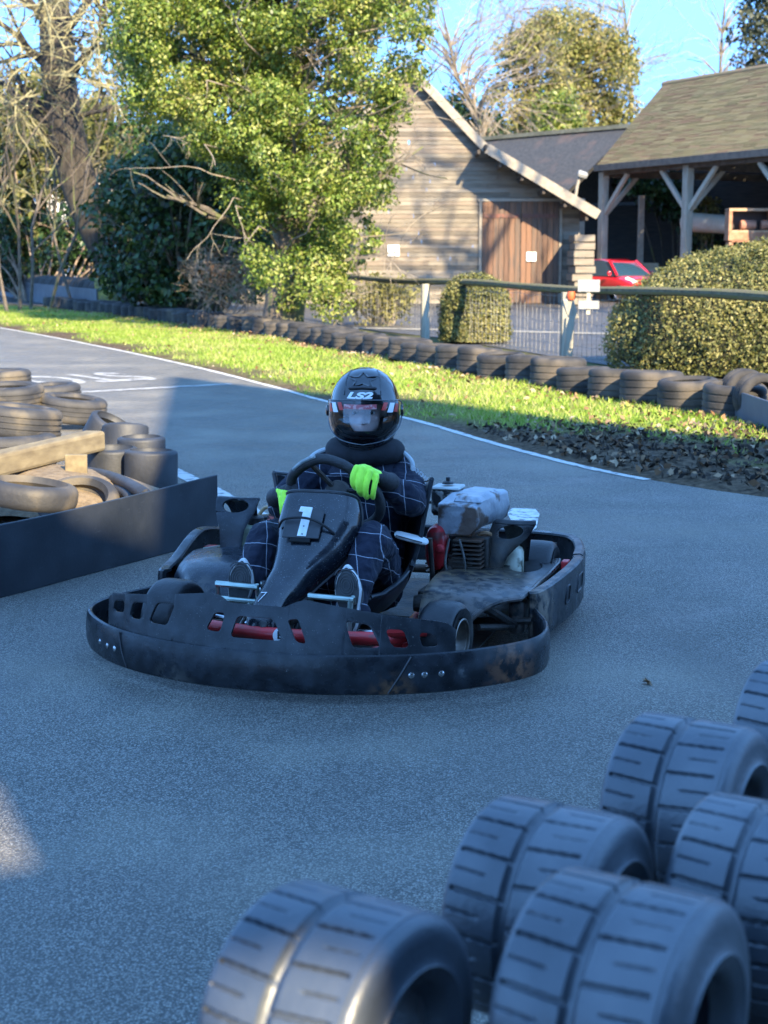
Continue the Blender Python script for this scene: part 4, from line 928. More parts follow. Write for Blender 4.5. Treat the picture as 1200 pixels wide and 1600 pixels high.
mb = MB().slotted(-.625, .60, lambda s: .135, tz_, [rnd(h, .7) for h in PH], pfn, ds=.012, nt=4)
ob('front_panel', mb, K_panel, kart, solid=.010, bevel=.002, smooth=40)
# red front frame seen through the openings, track rods
fr = MB(); fr.tube(spl([(-.40,.02,.135),(-.37,-.14,.16),(-.27,-.26,.178),(0,-.32,.180),(.27,-.26,.172),(.36,-.14,.15),(.40,.02,.135)], 6), .023, 12)
for s in (-1,1):
    fr.tube(spl([(s*.27,-.2,.10),(s*.30,.1,.085),(s*.26,.5,.08),(s*.30,1.0,.085),(s*.31,1.5,.10)], 6), .016, 10)
    fr.tube([(s*.36,-.12,.13),(s*.44,0,.127)], .026, 10)
    fr.tube(spl([(s*.10+.05,-.02,.06),(s*.07+.05,.02,.22),(s*.05+.05,.06,.40)], 5), .013, 10)
fr.tube([(.33,-.19,.185),(.46,-.13,.185)], .024, 10)
ob('frame', fr, K_red, kart)
bd = ob('badge', MB().lathe([(.026,0),(.026,.004),(0,.005)], 20, Matrix.Translation((.025,-.344,.184)) @ Euler((PI/2-.2,0,0)).to_matrix().to_4x4()), mat('badge_white', (.7,.7,.7)), kart)
tm = text_mesh('B', .036, .001, .001); tm.materials.append(K_black); tm.transform(Matrix.Translation((.025,-.3505,.186)) @ Euler((PI/2,0,0)).to_matrix().to_4x4()); link('letter', tm, bd)
mb = MB()
for s in (-1,1): mb.tube([(0,-.06,.12),(s*.36,.03,.14)], .008, 8)
ob('track_rod', mb, K_chrome, kart)
ob('floor_tray', MB().box((0,.16,.045),(.56,.82,.008)).box((.39,.55,.052),(.36,.95,.008)).box((-.39,.55,.052),(.36,.95,.008)).box((0,.9,.056),(.5,.7,.006)), K_dark, kart)
mb = MB()
for x, z in ((.31,.17),(.335,.19),(.30,.195),(.36,.165)):
    mb.tube([(x,-.18,z),(x+random.uniform(-.03,.03),-.12,z+random.uniform(.0,.015))], .009, 7)
ob('pedal_linkage', mb, K_chrome, kart)
mb = MB()
for x, z in ((-.15,.23),(-.05,.21),(0.0,.225),(-.10,.205)): mb.tube([(x,-.18,z),(x+random.uniform(-.03,.03),-.12,z+random.uniform(.0,.05))], .009, 7)
ob('pedal_linkage', mb, K_chrome, kart)
mb = MB()
mb.box((-.04,-.14,.20),(.09,.07,.05)).box((.06,.0,.10),(.08,.3,.06)); ob('brake_cylinder', mb, K_dark, kart, bevel=.008)

# side pods and rear bumper
podprof = lambda z0, z1: [(-.012,z0+.01),(.0,z0),(.008,z0+.02),(.008,z1-.03),(.004,z1-.006),(-.006,z1),(-.034,z1-.002),(-.038,z1-.010),(-.014,z1-.014),(-.010,z1-.03)]
for s in (-1, 1):
    pp = spl([Vector((s*x, y, z)) for x, y, z in ((.712,.36,0),(.742,.39,.0),(.765,.55,.015 if s < 0 else 0),(.79,.83,.075 if s < 0 else .005),(.79,1.04,.05 if s < 0 else .005),(.775,1.12,.04 if s < 0 else 0))], 8)
    q = [(p.x, p.y, p.z) for p in pp]
    mb = MB(); secs = []
    for i, p in enumerate(pp):
        a, b = pp[max(i-1,0)], pp[min(i+1,len(pp)-1)]; d = (b-a); d.z = 0; d.normalize(); n = Vector((d.y,-d.x,0))*s
        secs.append([Vector((p.x,p.y,0))+n*o+Vector((0,0,z+(p.z if z > .12 else 0))) for o, z in podprof(.045,.225)])
    pod = ob('side_pod', mb.loft(secs), K_pod, kart, weld=True)
    for (y0, y1, z0, z1, sk) in ((.68,.755,.115,.178,.0),(.87,1.0,.12,.18,.0)):
        fnp = lambda y: lerp([.39,.55,.83,1.04,1.12],[.742,.765,.79,.79,.775], y)+.0085
        cs = [(y0,z0),(y1-.02,z0),(y1,z1),(y0+.03,z1)]
        mb = MB(); mb.add([(s*fnp(y), y, z) for y, z in cs]+[(s*(fnp(y)+.0012), y, z) for y, z in cs], [(0,1,2,3),(4,5,6,7),(0,1,5,4),(1,2,6,5),(2,3,7,6),(3,0,4,7)]); ob('slot', mb, mat('slot_dark', (.004,.004,.005), rough=.9), pod, smooth=0)
        mb = MB(); P_ = [Vector((s*(fnp(y)+.002), y, z)) for y, z in rnd(cs,.5)]; mb.tube(P_, .004, 6, closed=True); ob('slot_rim', mb, K_pod, pod)
rp = spl([Vector((x,y,0)) for x, y in ((.775,1.125),(.755,1.3),(.70,1.50),(.62,1.58),(.45,1.62),(0,1.64),(-.45,1.62),(-.62,1.58),(-.70,1.50),(-.755,1.3),(-.775,1.125))], 7)
secs = []
for i, p in enumerate(rp):
    a, b = rp[max(i-1,0)], rp[min(i+1,len(rp)-1)]; d = (b-a).normalized(); n = Vector((d.y,-d.x,0)); dz = .05*max(0,min(1,(-p.x-.6)/.15))
    secs.append([p+n*o+Vector((0,0,z+(dz if z > .12 else 0))) for o, z in podprof(.06,.228)])
rb = ob('rear_bumper', MB().loft(secs), K_pod, kart, weld=True)
mb = MB()
for (xa,ya) in ((.60,1.50),(.74,1.20),(.705,1.40)): mb.box((xa,ya,.145),(.012,.03,.10))
ob('rear_bracket', mb, K_dark, kart)
ob('reflector', MB().box((.735,.98,.205),(.028,.055,.04)), K_red, kart, bevel=.004)
ob('reflector', MB().box((-.69,.80,.225),(.07,.05,.03)), K_red, kart, bevel=.004)

# wheels
def slick(R, W, rr):
    o = []; n = 6; q = .026
    for k in range(n+1):
        a = PI/2*k/n; o.append((R-q+q*math.sin(a)-.002*0, -W/2+q-q*math.cos(a)))
    for k in range(1,5): o.append((R+.002, -W/2+q+(W-2*q)*k/5))
    for k in range(n+1):
        a = PI/2*k/n; o.append((R-q+q*math.cos(a), W/2-q+q*math.sin(a)))
    o += [(R*.84, W/2+.004), (rr+.02, W/2+.002), (rr+.004, W/2-.008), (rr, W/2-.02), (rr, -W/2+.02), (rr+.004, -W/2+.008), (rr+.02, -W/2-.002), (R*.84, -W/2-.004)]
    return o
def wheel(x, y, R, W, steer, side):
    M = Matrix.Translation((x, y, R)) @ Matrix.Rotation(steer, 4, 'Z') @ Euler((0, PI/2, 0)).to_matrix().to_4x4()
    wh = ob('wheel', MB().lathe([(.0,side*(W/2-.045)),(.022,side*(W/2-.045)),(.026,side*(W/2-.07)),(.026,side*(-W/2-.03)),(0,side*(-W/2-.03))], 16, M), K_dark, kart)
    ob('tyre', MB().lathe(slick(R, W, .068), 48, M, closed=True), K_tyre, wh)
    r = [(.026,0.01),(.05,.012),(.060,side*(W/2-.035)),(.064,side*(W/2-.006)),(.072,side*(W/2+.001)),(.0735,side*(W/2+.004)),(.070,side*(W/2+.006)),(.066,side*(W/2+.004)),(.066,-side*(W/2-.01)),(.04,-side*.02),(.026,-.0)]
    ob('rim', MB().lathe(r, 40, M, closed=True), K_rim, wh)
wheel(.490, .0, .127, .125, math.radians(-7), 1); wheel(-.515, .02, .133, .135, math.radians(-10), -1)
wheel(.585, 1.07, .14, .185, 0, 1); wheel(-.585, 1.07, .14, .185, 0, -1)
ob('rear_axle', MB().tube([(-.6,1.07,.14),(.6,1.07,.14)], .018, 12), K_dark, kart)
for s in (-1,1):
    mb = MB(); mb.box((s*.405,.0,.13),(.04,.09,.10)); mb.tube([(s*.40,.01,.12),(s*.31,.14,.09)], .014, 8); ob('stub_axle', mb, K_dark, kart, bevel=.004)
    mb = MB(); mb.tube([(s*.36,.34,.10),(s*.72,.36,.12)], .014, 8); mb.tube([(s*.57,.17,.13),(s*.66,.33,.10)], .012, 8); mb.tube([(s*.58,.2,.2),(s*.66,.35,.10)], .018, 8); ob('pod_stay', mb, K_dark, kart)
# fairing (steering shield)
cen = [(-.066,-.328,.165),(-.062,-.305,.235),(-.046,-.24,.305),(-.018,-.14,.378),(.006,-.06,.447),(.012,.0,.522),(.014,.035,.568),(.014,.058,.604)]
hwid = [.053,.054,.058,.078,.117,.139,.134,.122]; dep = [.05,.06,.085,.11,.12,.11,.09,.07]
fc = spl(cen, 5); hwI = lambda i: lerp(range(len(hwid)), hwid, i/5); dpI = lambda i: lerp(range(len(dep)), dep, i/5)
def fair(i_, a):
    """i along the spine, a in -1..1 across"""
    i = i_*(len(fc)-1); k = min(int(i), len(fc)-2); c = fc[k].lerp(fc[k+1], i-k); t = (fc[k+1]-fc[k]).normalized(); nn = Vector((1,0,0)).cross(t).normalized(); nn = nn if nn.y < 0 else -nn
    w, d = hwI(i), dpI(i); th = a*PI/2; x = w*math.copysign(abs(math.sin(th))**.62, th); b = d*(1-abs(math.cos(th))**.55)
    asym = 1.0+.12*max(0,a)*min(1,max(0,(i-18)/5))
    return c+Vector((x*asym, 0, 0))-nn*b
ob('fairing', MB().grid(lambda u, v: fair(u, v*2-1), 60, 41), K_fair, kart, solid=.006, smooth=50, off=-1)
rimp = [fair(u, 1.0) for u in np.linspace(0,1,40)]; rimn = [fair(u, -1.0) for u in np.linspace(0,1,40)]
ob('fairing_edge', MB().tube(rimp, .006, 6).tube(rimn, .006, 6).tube([fair(1.0, v) for v in np.linspace(-1,1,24)], .006, 6), K_black, kart)
def fair_frame(u, a, out):
    p = fair(u, a); tu = (fair(u+.01, a)-fair(u-.01, a)).normalized(); ta = (fair(u, a+.03)-fair(u, a-.03)).normalized(); n = ta.cross(tu).normalized(); n = n if n.y < 0 else -n
    x = (ta-n*ta.dot(n)).normalized(); y = n.cross(x); y = y if y.z > 0 else -y
    M = Matrix((x, y, n)).transposed().to_4x4(); M.translation = p+n*out; return M
Mp = fair_frame(.66, -.02, .012)
pl = ob('number_plate', MB().box((0,0,0),(.134,.112,.006)), mat('plate_black', (.015,.016,.018), (.03,.03,.033), 20, .45), kart, bevel=.003); pl.matrix_local = Mp
Mn = Matrix.Translation((.004,.004,.0034))
dg = MB(); dg.prism([(-.015,-.054),(.017,-.054),(.019,.058),(-.024,.060),(-.027,.040),(-.012,.039)], 0, .003, Mn)
ob('digit', dg, mat('digit_white', (.72,.74,.70), (.55,.57,.54), 30, .4), pl)
mb = MB()
for z in (-.042,-.012,.02): mb.lathe([(.0035,0),(.003,.002),(0,.0025)], 8, Matrix.Translation((.006,z,.0064)))
ob('screw_heads', mb, mat('screw_grey', (.25,.25,.24)), pl)
ob('strap', MB().tube(spl([(-.098,-.004,-.028),(-.07,.006,.012),(-.02,.012,.022),(.03,.008,.022),(.075,-.006,.012),(.112,-.022,-.022)], 6), .0045, 8), mat('elastic_cord', (.006,.006,.007), rough=.7), pl)
ob('bolt_gap', MB().box((0,-.064,-.001),(.075,.016,.008)), mat('gap_black', (.003,.003,.003), rough=.9), pl, bevel=.003)
Ms = fair_frame(.25, -.15, .0015); tm = text_mesh('7', .062, .0008, -.0018, .12); tm.materials.append(mat('chalk_white', (.75,.77,.78))); tm.transform(Ms); link('painted_seven', tm, kart)
ob('fairing_bolt', MB().lathe([(.014,0),(.013,.003),(.006,.005),(0,.004)], 14, fair_frame(.10, .12, .001)), mat('bolt_dark', (.05,.05,.05), metal=.6, rough=.4), kart)

# steering wheel: padded rim with a flattened top, column
wc = Vector((.035,.215,.578)); tl = math.radians(27); up = Vector((.0,-math.sin(tl),math.cos(tl))); rt = Vector((1,0,0))
RIM = spl([Vector((x,y,0)) for x, y in ((-.157,.058),(-.11,.108),(-.037,.143),(.03,.128),(.078,.095),(.132,.045),(.157,-.02),(.147,-.09),(.09,-.14),(0,-.155),(-.09,-.135),(-.145,-.07),(-.165,.0))], 5, closed=True)
def rimpt(a):
    k = min(range(len(RIM)), key=lambda i: abs((math.atan2(RIM[i].y, RIM[i].x)-a+PI) % (2*PI)-PI)); return wc+rt*RIM[k].x+up*RIM[k].y
sw = ob('steering_wheel', MB().tube([wc+rt*p.x+up*p.y for p in RIM], .0188, 12, closed=True), mat('grip_rubber', (.012,.012,.013), (.03,.03,.031), 40, .6, bump=.3, bscale=150), kart)
mb = MB()
for a in (.15, 2.2, 4.2): mb.tube([wc-Vector((0,-.02,.0)), rimpt(a)], .010, 8)
mb.lathe([(0,-.03),(.045,-.03),(.05,-.01),(.04,.012),(0,.015)], 20, Matrix.Translation(wc) @ Euler((PI/2-tl,0,0)).to_matrix().to_4x4()); ob('spokes', mb, K_dark, sw)
a0 = [rimpt(math.radians(d))+up*.010-Vector((0,.013,-.004)) for d in (112,122,132,142,152)]
ob('grip_patch', MB().tube(a0, .0075, 8), mat('pale_grip', (.30,.33,.33), (.16,.18,.18), 60, .6), sw)  # paler strip along the upper left of the rim
ob('steering_column', MB().tube([(-.01,-.16,.09),(.03,.17,.50),tuple(wc)], .012, 10), K_black, kart)

# pedals: plated bars under the soles
def pedal(x0, x1, y, zs, lev):
    mb = MB()
    for z in zs: mb.tube([(x0,y,z),(x1,y+.0,z-.004)], .0105, 10)
    mb.tube([(x0+.004,y,zs[0]+.006),(x0+.004,y+.015,zs[-1]-.02)], .008, 8); mb.tube([(x1-.004,y,zs[0]+.006),(x1-.004,y+.015,zs[-1]-.02)], .008, 8)
    mb.tube([(lev,y,zs[-1]),(lev,y-.03,.10)], .010, 8)
    ob('pedal', mb, K_plated, kart)
pedal(-.275,-.122,-.165,(.304,.252),-.15); pedal(.062,.222,-.17,(.283,),.21)
mb = MB(); mb.lathe([(0,-.02),(.018,-.02),(.02,0),(.016,.02),(0,.02)], 10, Matrix.Translation((-.112,-.14,.275)) @ Euler((0,PI/2,0)).to_matrix().to_4x4()); mb.lathe([(0,-.02),(.014,-.02),(.016,.02),(0,.02)], 10, Matrix.Translation((-.10,-.155,.30)))
ob('pedal_nut', mb, K_chrome, kart)

# strap hoops over the pods
def hoop(cx, y0, z0, z1, wb, wt, dpt, m, lean=0.0):
    prof = spl([Vector((0,y0,z0)),Vector((lean*.4,y0+.01,z0+(z1-z0)*.5)),Vector((lean*.85,y0+.035,z1-.03)),Vector((lean,y0+.055,z1)),Vector((lean,y0+.085,z1-.012)),Vector((lean,y0+.125,z1-.07)),Vector((lean,y0+dpt,z0))], 6)
    S = [0]
    for a, b in zip(prof[:-1], prof[1:]): S.append(S[-1]+(b-a).length)
    T_ = S[-1]; pos = lambda s: Vector((lerp(S,[p.x for p in prof],s), lerp(S,[p.y for p in prof],s), lerp(S,[p.z for p in prof],s)))
    hs = (z1-z0); w = lambda s: lerp([0, hs*.45, hs*.8, hs*1.05, hs*1.4, T_], [wb, wb*1.25, wt*.88, wt*.96, wt*.62, wb*.7], s)
    hole = ell(hs*.13, wt*.58, 20, hs*.90, 0)
    mb = MB().slotted(0, T_, lambda s: -w(s), w, [hole], lambda s, t: pos(s)+Vector((cx+t, abs(t/wt)**2*.018, 0)), ds=.008, nt=6)
    ob('hoop_bracket', mb, m, kart, solid=.009, bevel=.002)
hoop(.475, .78, .165, .395, .030, .088, .20, K_cover, .085)
hoop(-.535, .60, .250, .465, .041, .094, .22, K_coverl, .012)

# pod covers
def covr(y, x):
    f = (x-.34)/.37; z = .215+.03*math.sin(min(1,max(0,(y-.15)/.6))*PI)*(1-f*.6)
    if y < .26: z -= (.26-y)**2*5*(1-max(0,min(1,f)-.3))
    z -= .02*max(0,f-.6)
    return Vector((x, y, z))
xo = lambda y: lerp([.10,.16,.22,.30,.45,.7,1.0,1.08],[.50,.56,.62,.69,.705,.70,.70,.69], y)
ob('pod_cover', MB().slotted(.10, 1.08, lambda y: lerp([.10,.5,.7,1.08],[.36,.34,.38,.52], y), xo, [ell(.115,.062,22,.86,.60)], covr, ds=.02, nt=14), K_cover, kart, solid=.008, bevel=.002)
ob('pod_cover_lip', MB().tube([covr(y, xo(y))+Vector((.002,0,-.004)) for y in np.linspace(.10,1.08,50)], .010, 8), K_cover, kart)
ob('inner_wall', MB().box((.665,.40,.13),(.06,.10,.13)), K_cover, kart, bevel=.02)
ob('opening_dark_sheet', MB().box((.60,.86,.15),(.13,.24,.006)), mat('void_black', (.004,.004,.004), rough=.9), kart)  # black sheet below the cover opening stands in for its shade
def covl(y, t):
    f = t; x0 = lerp([.11,.2,.4,.63,.80,1.05],[-.46,-.56,-.70,-.765,-.72,-.62], y); x1 = -.235; x = x0+(x1-x0)*f
    z = .235+.045*math.sin(f*PI)*math.sin(min(1,max(0,(y-.1)/.8))*PI)
    if y < .34: z -= (.34-y)**2*2.2
    if f < .12: z -= (.12-f)**2*6
    z -= .05*max(0, f-.7)*max(0,(y-.3))
    return Vector((x, y, z))
ob('pod_cover', MB().grid(lambda u, v: covl(.11+.94*u, v), 44, 26), K_coverl, kart, solid=.008, smooth=60)
ob('pod_cover_lip', MB().tube([covl(y, 0.0) for y in np.linspace(.11,1.05,40)], .008, 8).tube([covl(.11, v) for v in np.linspace(0,1,20)], .006, 8), K_coverl, kart)
ob('cover_crease', MB().tube(spl([covl(.62,.20)+Vector((0,0,.003)), covl(.75,.33)+Vector((0,0,.003)), covl(.9,.42)+Vector((0,0,.003))],5), .006, 6), mat('pale_crease', (.20,.20,.16)), kart)

# fuel bottle, fuel tank, hoses
def bottle(c, w, d, h, m, p=.6):
    secs = []
    for z, s in ((0,.86),(.06,.98),(.12,1),(.72,1),(.85,.94),(.94,.75),(1.0,.42)):
        secs.append([Vector((c[0]+x*s, c[1]+y*s, c[2]+h*z)) for x, y in ell(w/2, d/2, 24, p=p)])
    return MB().loft(secs)
jar = ob('fuel_bottle', bottle((-.487,.72,.235), .115, .11, .125, None), mat('bottle_plastic', (.42,.46,.34), (.30,.33,.22), 12, .35), kart)
ob('cap', MB().lathe([(.033,0),(.036,.004),(.036,.03),(.030,.036),(0,.036)], 18, Matrix.Translation((-.475,.72,.352))), K_black, jar)
jar2 = ob('fuel_bottle', bottle((-.60,.80,.215), .06, .12, .115, None), K_white, kart)
tank = ob('fuel_tank', bottle((.487,.90,.165), .185, .11, .135, None, .5), K_white, kart)
mb = MB(); mb.tube(spl([(.40,.84,.19),(.395,.82,.27),(.42,.80,.335),(.455,.80,.352),(.475,.83,.33)],6), .0085, 8); ob('fuel_hose', mb, mat('brown_hose', (.26,.14,.07), (.17,.09,.05), 10, .5), kart)
mb = MB(); mb.tube(spl([(-.50,.80,.36),(-.47,.82,.405),(-.42,.80,.40),(-.38,.78,.36)],6), .008, 8); ob('fuel_hose', mb, mat('tan_hose', (.40,.25,.12), rough=.5), kart)
ob('grille', MB().slotted(-.40,-.33,lambda s:.32+ (s+.4)*.6,lambda s:.40+(s+.4)*.6,[],lambda s,t:Vector((s,.66,t)),ds=.02), mat('red_grid', (.5,.1,.08), (.04,.02,.02), 60, .5, ramp=(.48,.52)), kart)

# engine
en = ob('engine', MB().box((.375,.86,.25),(.19,.20,.18)).box((.34,.76,.20),(.15,.08,.15)).lathe([(0,0),(.05,0),(.055,.02),(.055,.1),(0,.1)], 20, Matrix.Translation((.36,.70,.22)) @ Euler((-PI/2,0,0)).to_matrix().to_4x4()), K_dark, kart, bevel=.008)
mb = MB()
for i in range(8): mb.box((.40,.745,.215+i*.017),(.11,.10,.006))
ob('cooling_fins', mb, mat('fin_alloy', (.10,.08,.065), (.035,.028,.024), 14, .6, metal=.4, c3=(.10,.05,.03), s3=8), en)
mb = MB(); mb.loft([[Vector((.278+x*s, .70+d, .300+z*s)) for x, z in ell(.042,.090,24,p=.8)] for s, d in ((1,.05),(1,.0),(.93,-.016),(.7,-.026),(.3,-.03))]); rs = ob('recoil_cover', mb, mat('red_cover', (.46,.015,.02), (.30,.012,.016), 20, .35, c3=(.06,.03,.026), s3=14, ramp3=(.55,.68)), en)
ob('recoil_knob', MB().lathe([(.016,0),(.018,.008),(.012,.02),(0,.022)], 14, Matrix.Translation((.302,.678,.305)) @ Euler((PI/2,0,0)).to_matrix().to_4x4()), mat('red_knob', (.42,.02,.025)), rs)
sh0 = [(.282,.358),(.295,.352),(.41,.352),(.433,.372),(.446,.41),(.435,.462),(.42,.470),(.282,.472)]
mb = MB(); mb.loft([[Vector((x, .705, z)) for x, z in sh0], [Vector((x, .72, z+.004)) for x, z in sh0]] + [[Vector((x+d*.25, .72+d, z+(.03 if z > .45 else .02))) for x, z in sh0] for d in (.10,.2,.26)])
hs = ob('heat_shield', mb, K_silver, en, bevel=.006, smooth=30)
mb = MB(); mb.box((.40,.86,.497),(.15,.16,.006)); 
ob('shield_top', MB().loft([[Vector((x,y,z)) for x, y, z in ((.335,.73,.478),(.45,.73,.476),(.475,.95,.488),(.36,.965,.492))],[Vector((x,y,z)) for x, y, z in ((.345,.74,.500),(.435,.745,.498),(.46,.94,.508),(.37,.945,.512))]]), K_silver, en, bevel=.006, smooth=30)
af = ob('air_filter', MB().box((.275,.90,.455),(.115,.11,.10)), mat('filter_foam', (.02,.02,.02), (.28,.28,.26), 26, .8, ramp=(.5,.58), bump=.4), en, bevel=.012)
ob('lid', MB().box((.275,.90,.510),(.116,.112,.013)), mat('lid_white', (.50,.52,.50), (.36,.37,.35), 16, .5), af, bevel=.01)
ob('wing_nut', MB().lathe([(0,0),(.024,0),(.022,.008),(.008,.012),(.009,.026),(0,.028)], 12, Matrix.Translation((.275,.895,.524))), K_black, af)
ob('exhaust', MB().tube(spl([(.33,.72,.22),(.30,.62,.17),(.27,.55,.145),(.38,.50,.15),(.41,.49,.15)],5), .024, 12).lathe([(0,-.07),(.03,-.07),(.034,-.05),(.034,.05),(.03,.07),(0,.07)], 18, Matrix.Translation((.34,.42,.145)) @ Euler((0,PI/2,.1)).to_matrix().to_4x4()), K_dark, kart)
mb = MB()
for (a, b, c) in (((.33,.70,.34),(.325,.66,.25),(.345,.67,.18)),((.37,.70,.34),(.395,.68,.27),(.40,.68,.2)),((.30,.68,.16),(.33,.64,.205),(.37,.66,.16)),((.29,.60,.1),(.30,.60,.16),(.33,.62,.2))):
    mb.tube(spl([a,b,c],6), .005, 6)
ob('engine_cable', mb, mat('grubby_cable', (.10,.09,.08), (.05,.045,.04), 20, .5), kart)
mb = MB(); mb.box((.25,.98,.39),(.10,.05,.012)).box((.24,1.0,.43),(.14,.02,.01)).box((.25,.95,.36),(.05,.03,.02)); ob('engine_bracket', mb, K_dark, kart)
mb = MB()
for i in range(9): mb.box((.245,.80,.20+i*.017),(.03,.16,.006))
ob('fan_grille', mb, K_black, kart)

# seat
prof = spl([Vector((0,.16,.155)),Vector((0,.28,.10)),Vector((0,.46,.085)),Vector((0,.60,.12)),Vector((0,.69,.24)),Vector((0,.74,.40)),Vector((0,.77,.545))], 5)
wI = lambda i: lerp([0,5,10,15,20,25,30],[.165,.19,.215,.235,.255,.28,.305], i); sI = lambda i: lerp([0,5,10,15,20,25,30],[.06,.11,.15,.19,.22,.25,.27], i)
def seat(u, v):
    i = u*(len(prof)-1); k = min(int(i), len(prof)-2); c = prof[k].lerp(prof[k+1], i-k); t = (prof[k+1]-prof[k]).normalized(); n = Vector((0,-t.z,t.y)); a = v*2-1
    return c+Vector((wI(i)*math.copysign(abs(a)**.75,a)*1.02, 0, 0))+n*(sI(i)*abs(a)**3.2)
ob('seat', MB().grid(seat, 46, 31), mat('seat_shell', (.012,.014,.018), (.032,.037,.045), 16, .28, c3=(.09,.085,.08), s3=8, ramp3=(.6,.72), bump=.1), kart, solid=.013, smooth=60)
ob('seat_edge', MB().tube([seat(u,1.0) for u in np.linspace(0,1,40)], .009, 8).tube([seat(u,0.0) for u in np.linspace(0,1,40)], .009, 8).tube([seat(1.0,v) for v in np.linspace(0,1,30)], .009, 8), mat('seat_edge', (.03,.034,.04), rough=.35), kart)
a_, b_2 = Vector((.205,.43,.395)), Vector((.285,.50,.362)); 
mb = MB(); dd = (b_2-a_); mb.loft([[a_+dd*f+Vector((x*.0+.0, y, z)) for y, z in ell(.034*w,.014*w,16)] for f, w in ((-.14,.35),(-.08,.8),(.05,1),(.5,1.05),(.95,1),(1.08,.8),(1.14,.35))])
ob('seat_pad', mb, mat('white_vinyl', (.66,.67,.66), (.55,.56,.55), 20, .5), kart)
ob('pad_seam', MB().tube([a_+Vector((0,-.034,.004)), a_.lerp(b_2,.5)+Vector((0,-.0355,.003)), b_2+Vector((0,-.034,.002))], .0022, 6), K_black, kart)
for s in (-1,1): ob('seat_stay', MB().tube([(s*.27,.66,.08),(s*.29,.60,.22),(s*.285,.58,.36)], .010, 8), K_dark, kart)
# ================================================================= DRIVER  (same local axes as the kart)
PB = Vector((0,.52,.10))
kmat = Matrix.Translation(KLOC) @ Matrix.Rotation(-KTH, 4, 'Z')
per = thing('person', 'driver in dark checked race suit, black full-face helmet and neon gloves, seated in the kart', 'person', kmat @ PB, -KTH)
def pob(name, mb, mats, parent=per, **k):
    o = ob(name, mb, mats, parent, **k)
    if parent is per: o.location = -PB
    return o
def blob(mb, pts, rs, n=14, rings=2):
    P = spl(pts, 5); R = [lerp([i*5 for i in range(len(rs))], rs, j) for j in range(len(P))]
    mb.tube(P, R, n); 
    for p, r in ((P[0], R[0]), (P[-1], R[-1])): ball(mb, p, (r,r,r))
def ball(mb, c, r, nu=16, nv=10):
    mb.grid(lambda u, v: Vector((c[0]+r[0]*math.sin(PI*v)*math.cos(2*PI*u), c[1]+r[1]*math.sin(PI*v)*math.sin(2*PI*u), c[2]+r[2]*math.cos(PI*v))), nu, nv, cu=True)
def torso(mb, k=1.0):
    secs = []
    for (y, z, rx, ry) in ((.52,.085,.13,.10),(.555,.12,.165,.125),(.60,.22,.165,.12),(.625,.36,.17,.115),(.63,.48,.19,.115),(.625,.57,.195,.10),(.62,.63,.15,.085),(.61,.67,.07,.06)):
        secs.append([Vector((x, y+yy, z)) for x, yy in ell(rx*k, ry*k, 24, p=.85)])
    mb.loft(secs)
ARM = {1: [(.14,.615,.60),(.205,.55,.56),(.243,.46,.525),(.243,.385,.54),(.212,.300,.595)], -1: [(-.13,.615,.60),(-.20,.55,.55),(-.245,.46,.495),(-.235,.37,.495),(-.19,.285,.545)]}
LEG = {1: [(.095,.54,.17),(.14,.35,.31),(.186,.135,.418),(.184,.03,.345),(.186,-.075,.215)], -1: [(-.095,.54,.17),(-.145,.35,.31),(-.192,.135,.415),(-.196,.03,.345),(-.198,-.07,.225)]}
def remesh(o, vox, smooth=4):
    m = o.modifiers.new('r', 'REMESH'); m.mode = 'VOXEL'; m.voxel_size = vox; m.use_smooth_shade = True
    if smooth: q = o.modifiers.new('sm', 'SMOOTH'); q.iterations = smooth; q.factor = .5
    return o
HYAW = math.radians(13); HC_ = Vector((.038,.555,.838))
HM = Matrix.Translation(HC_) @ Matrix.Rotation(HYAW, 4, 'Z') @ Matrix.Rotation(math.radians(4), 4, 'X')
# body (continuous): head with face, neck, torso, limbs
mb = MB()
FZ = .014
def hball(c, r): 
    t = MB(); ball(t, (0,0,0), r); mb.add([HM @ (Vector(c)+Vector((0,0,FZ))+Vector(v)) for v in t.v], t.f)
hball((0,.01,.02), (.074,.092,.098)); hball((0,-.035,-.035), (.060,.055,.070)); hball((0,-.060,-.075), (.036,.030,.026))
hball((0,-.094,-.028), (.010,.014,.022)); hball((0,-.100,-.040), (.013,.012,.009)); hball((0,-.086,-.066),(.022,.010,.006)); hball((0,-.085,-.077),(.019,.010,.006))
for s in (-1,1): hball((s*.034,-.068,-.030),(.020,.018,.016)); hball((s*.030,-.080,.016),(.022,.012,.008)); hball((s*.075,.01,-.01),(.008,.02,.03))
blob(mb, [(HC_.x, .58, .78),(HC_.x*.6,.60,.70),(0,.61,.62)], [.05,.05,.06])
torso(mb, .86)
for s in (-1,1): blob(mb, ARM[s], [.055,.048,.043,.038,.026]); blob(mb, LEG[s], [.074,.062,.054,.045,.036])
skin = mat('skin', (.80,.60,.52), (.74,.52,.44), 18, .5, spec=.35)
body = remesh(pob('body', mb, skin), .008, 3)
for s in (-1,1):
    c = HM @ Vector((s*.031,-.0815,-.006+FZ)); t = MB(); ball(t, (0,0,0), (.0135,.0135,.0095)); e = pob('eye', MB().add([c+Vector(v) for v in t.v], t.f), mat('eye_white', (.7,.68,.66), rough=.25))
    t = MB(); ball(t, (0,0,0), (.0062,.003,.0062)); pob('iris', MB().add([c+Vector((.002,-.0125,0))+Vector(v) for v in t.v], t.f), mat('iris', (.03,.02,.015), rough=.15), parent=e)
    pob('eyebrow', MB().tube([HM @ Vector((s*x,-.094+.25*abs(x-.02)**1.2,z+FZ)) for x, z in ((.013,.012),(.028,.018),(.044,.013))], [.003,.004,.002], 8), mat('brow', (.06,.035,.02), rough=.8))
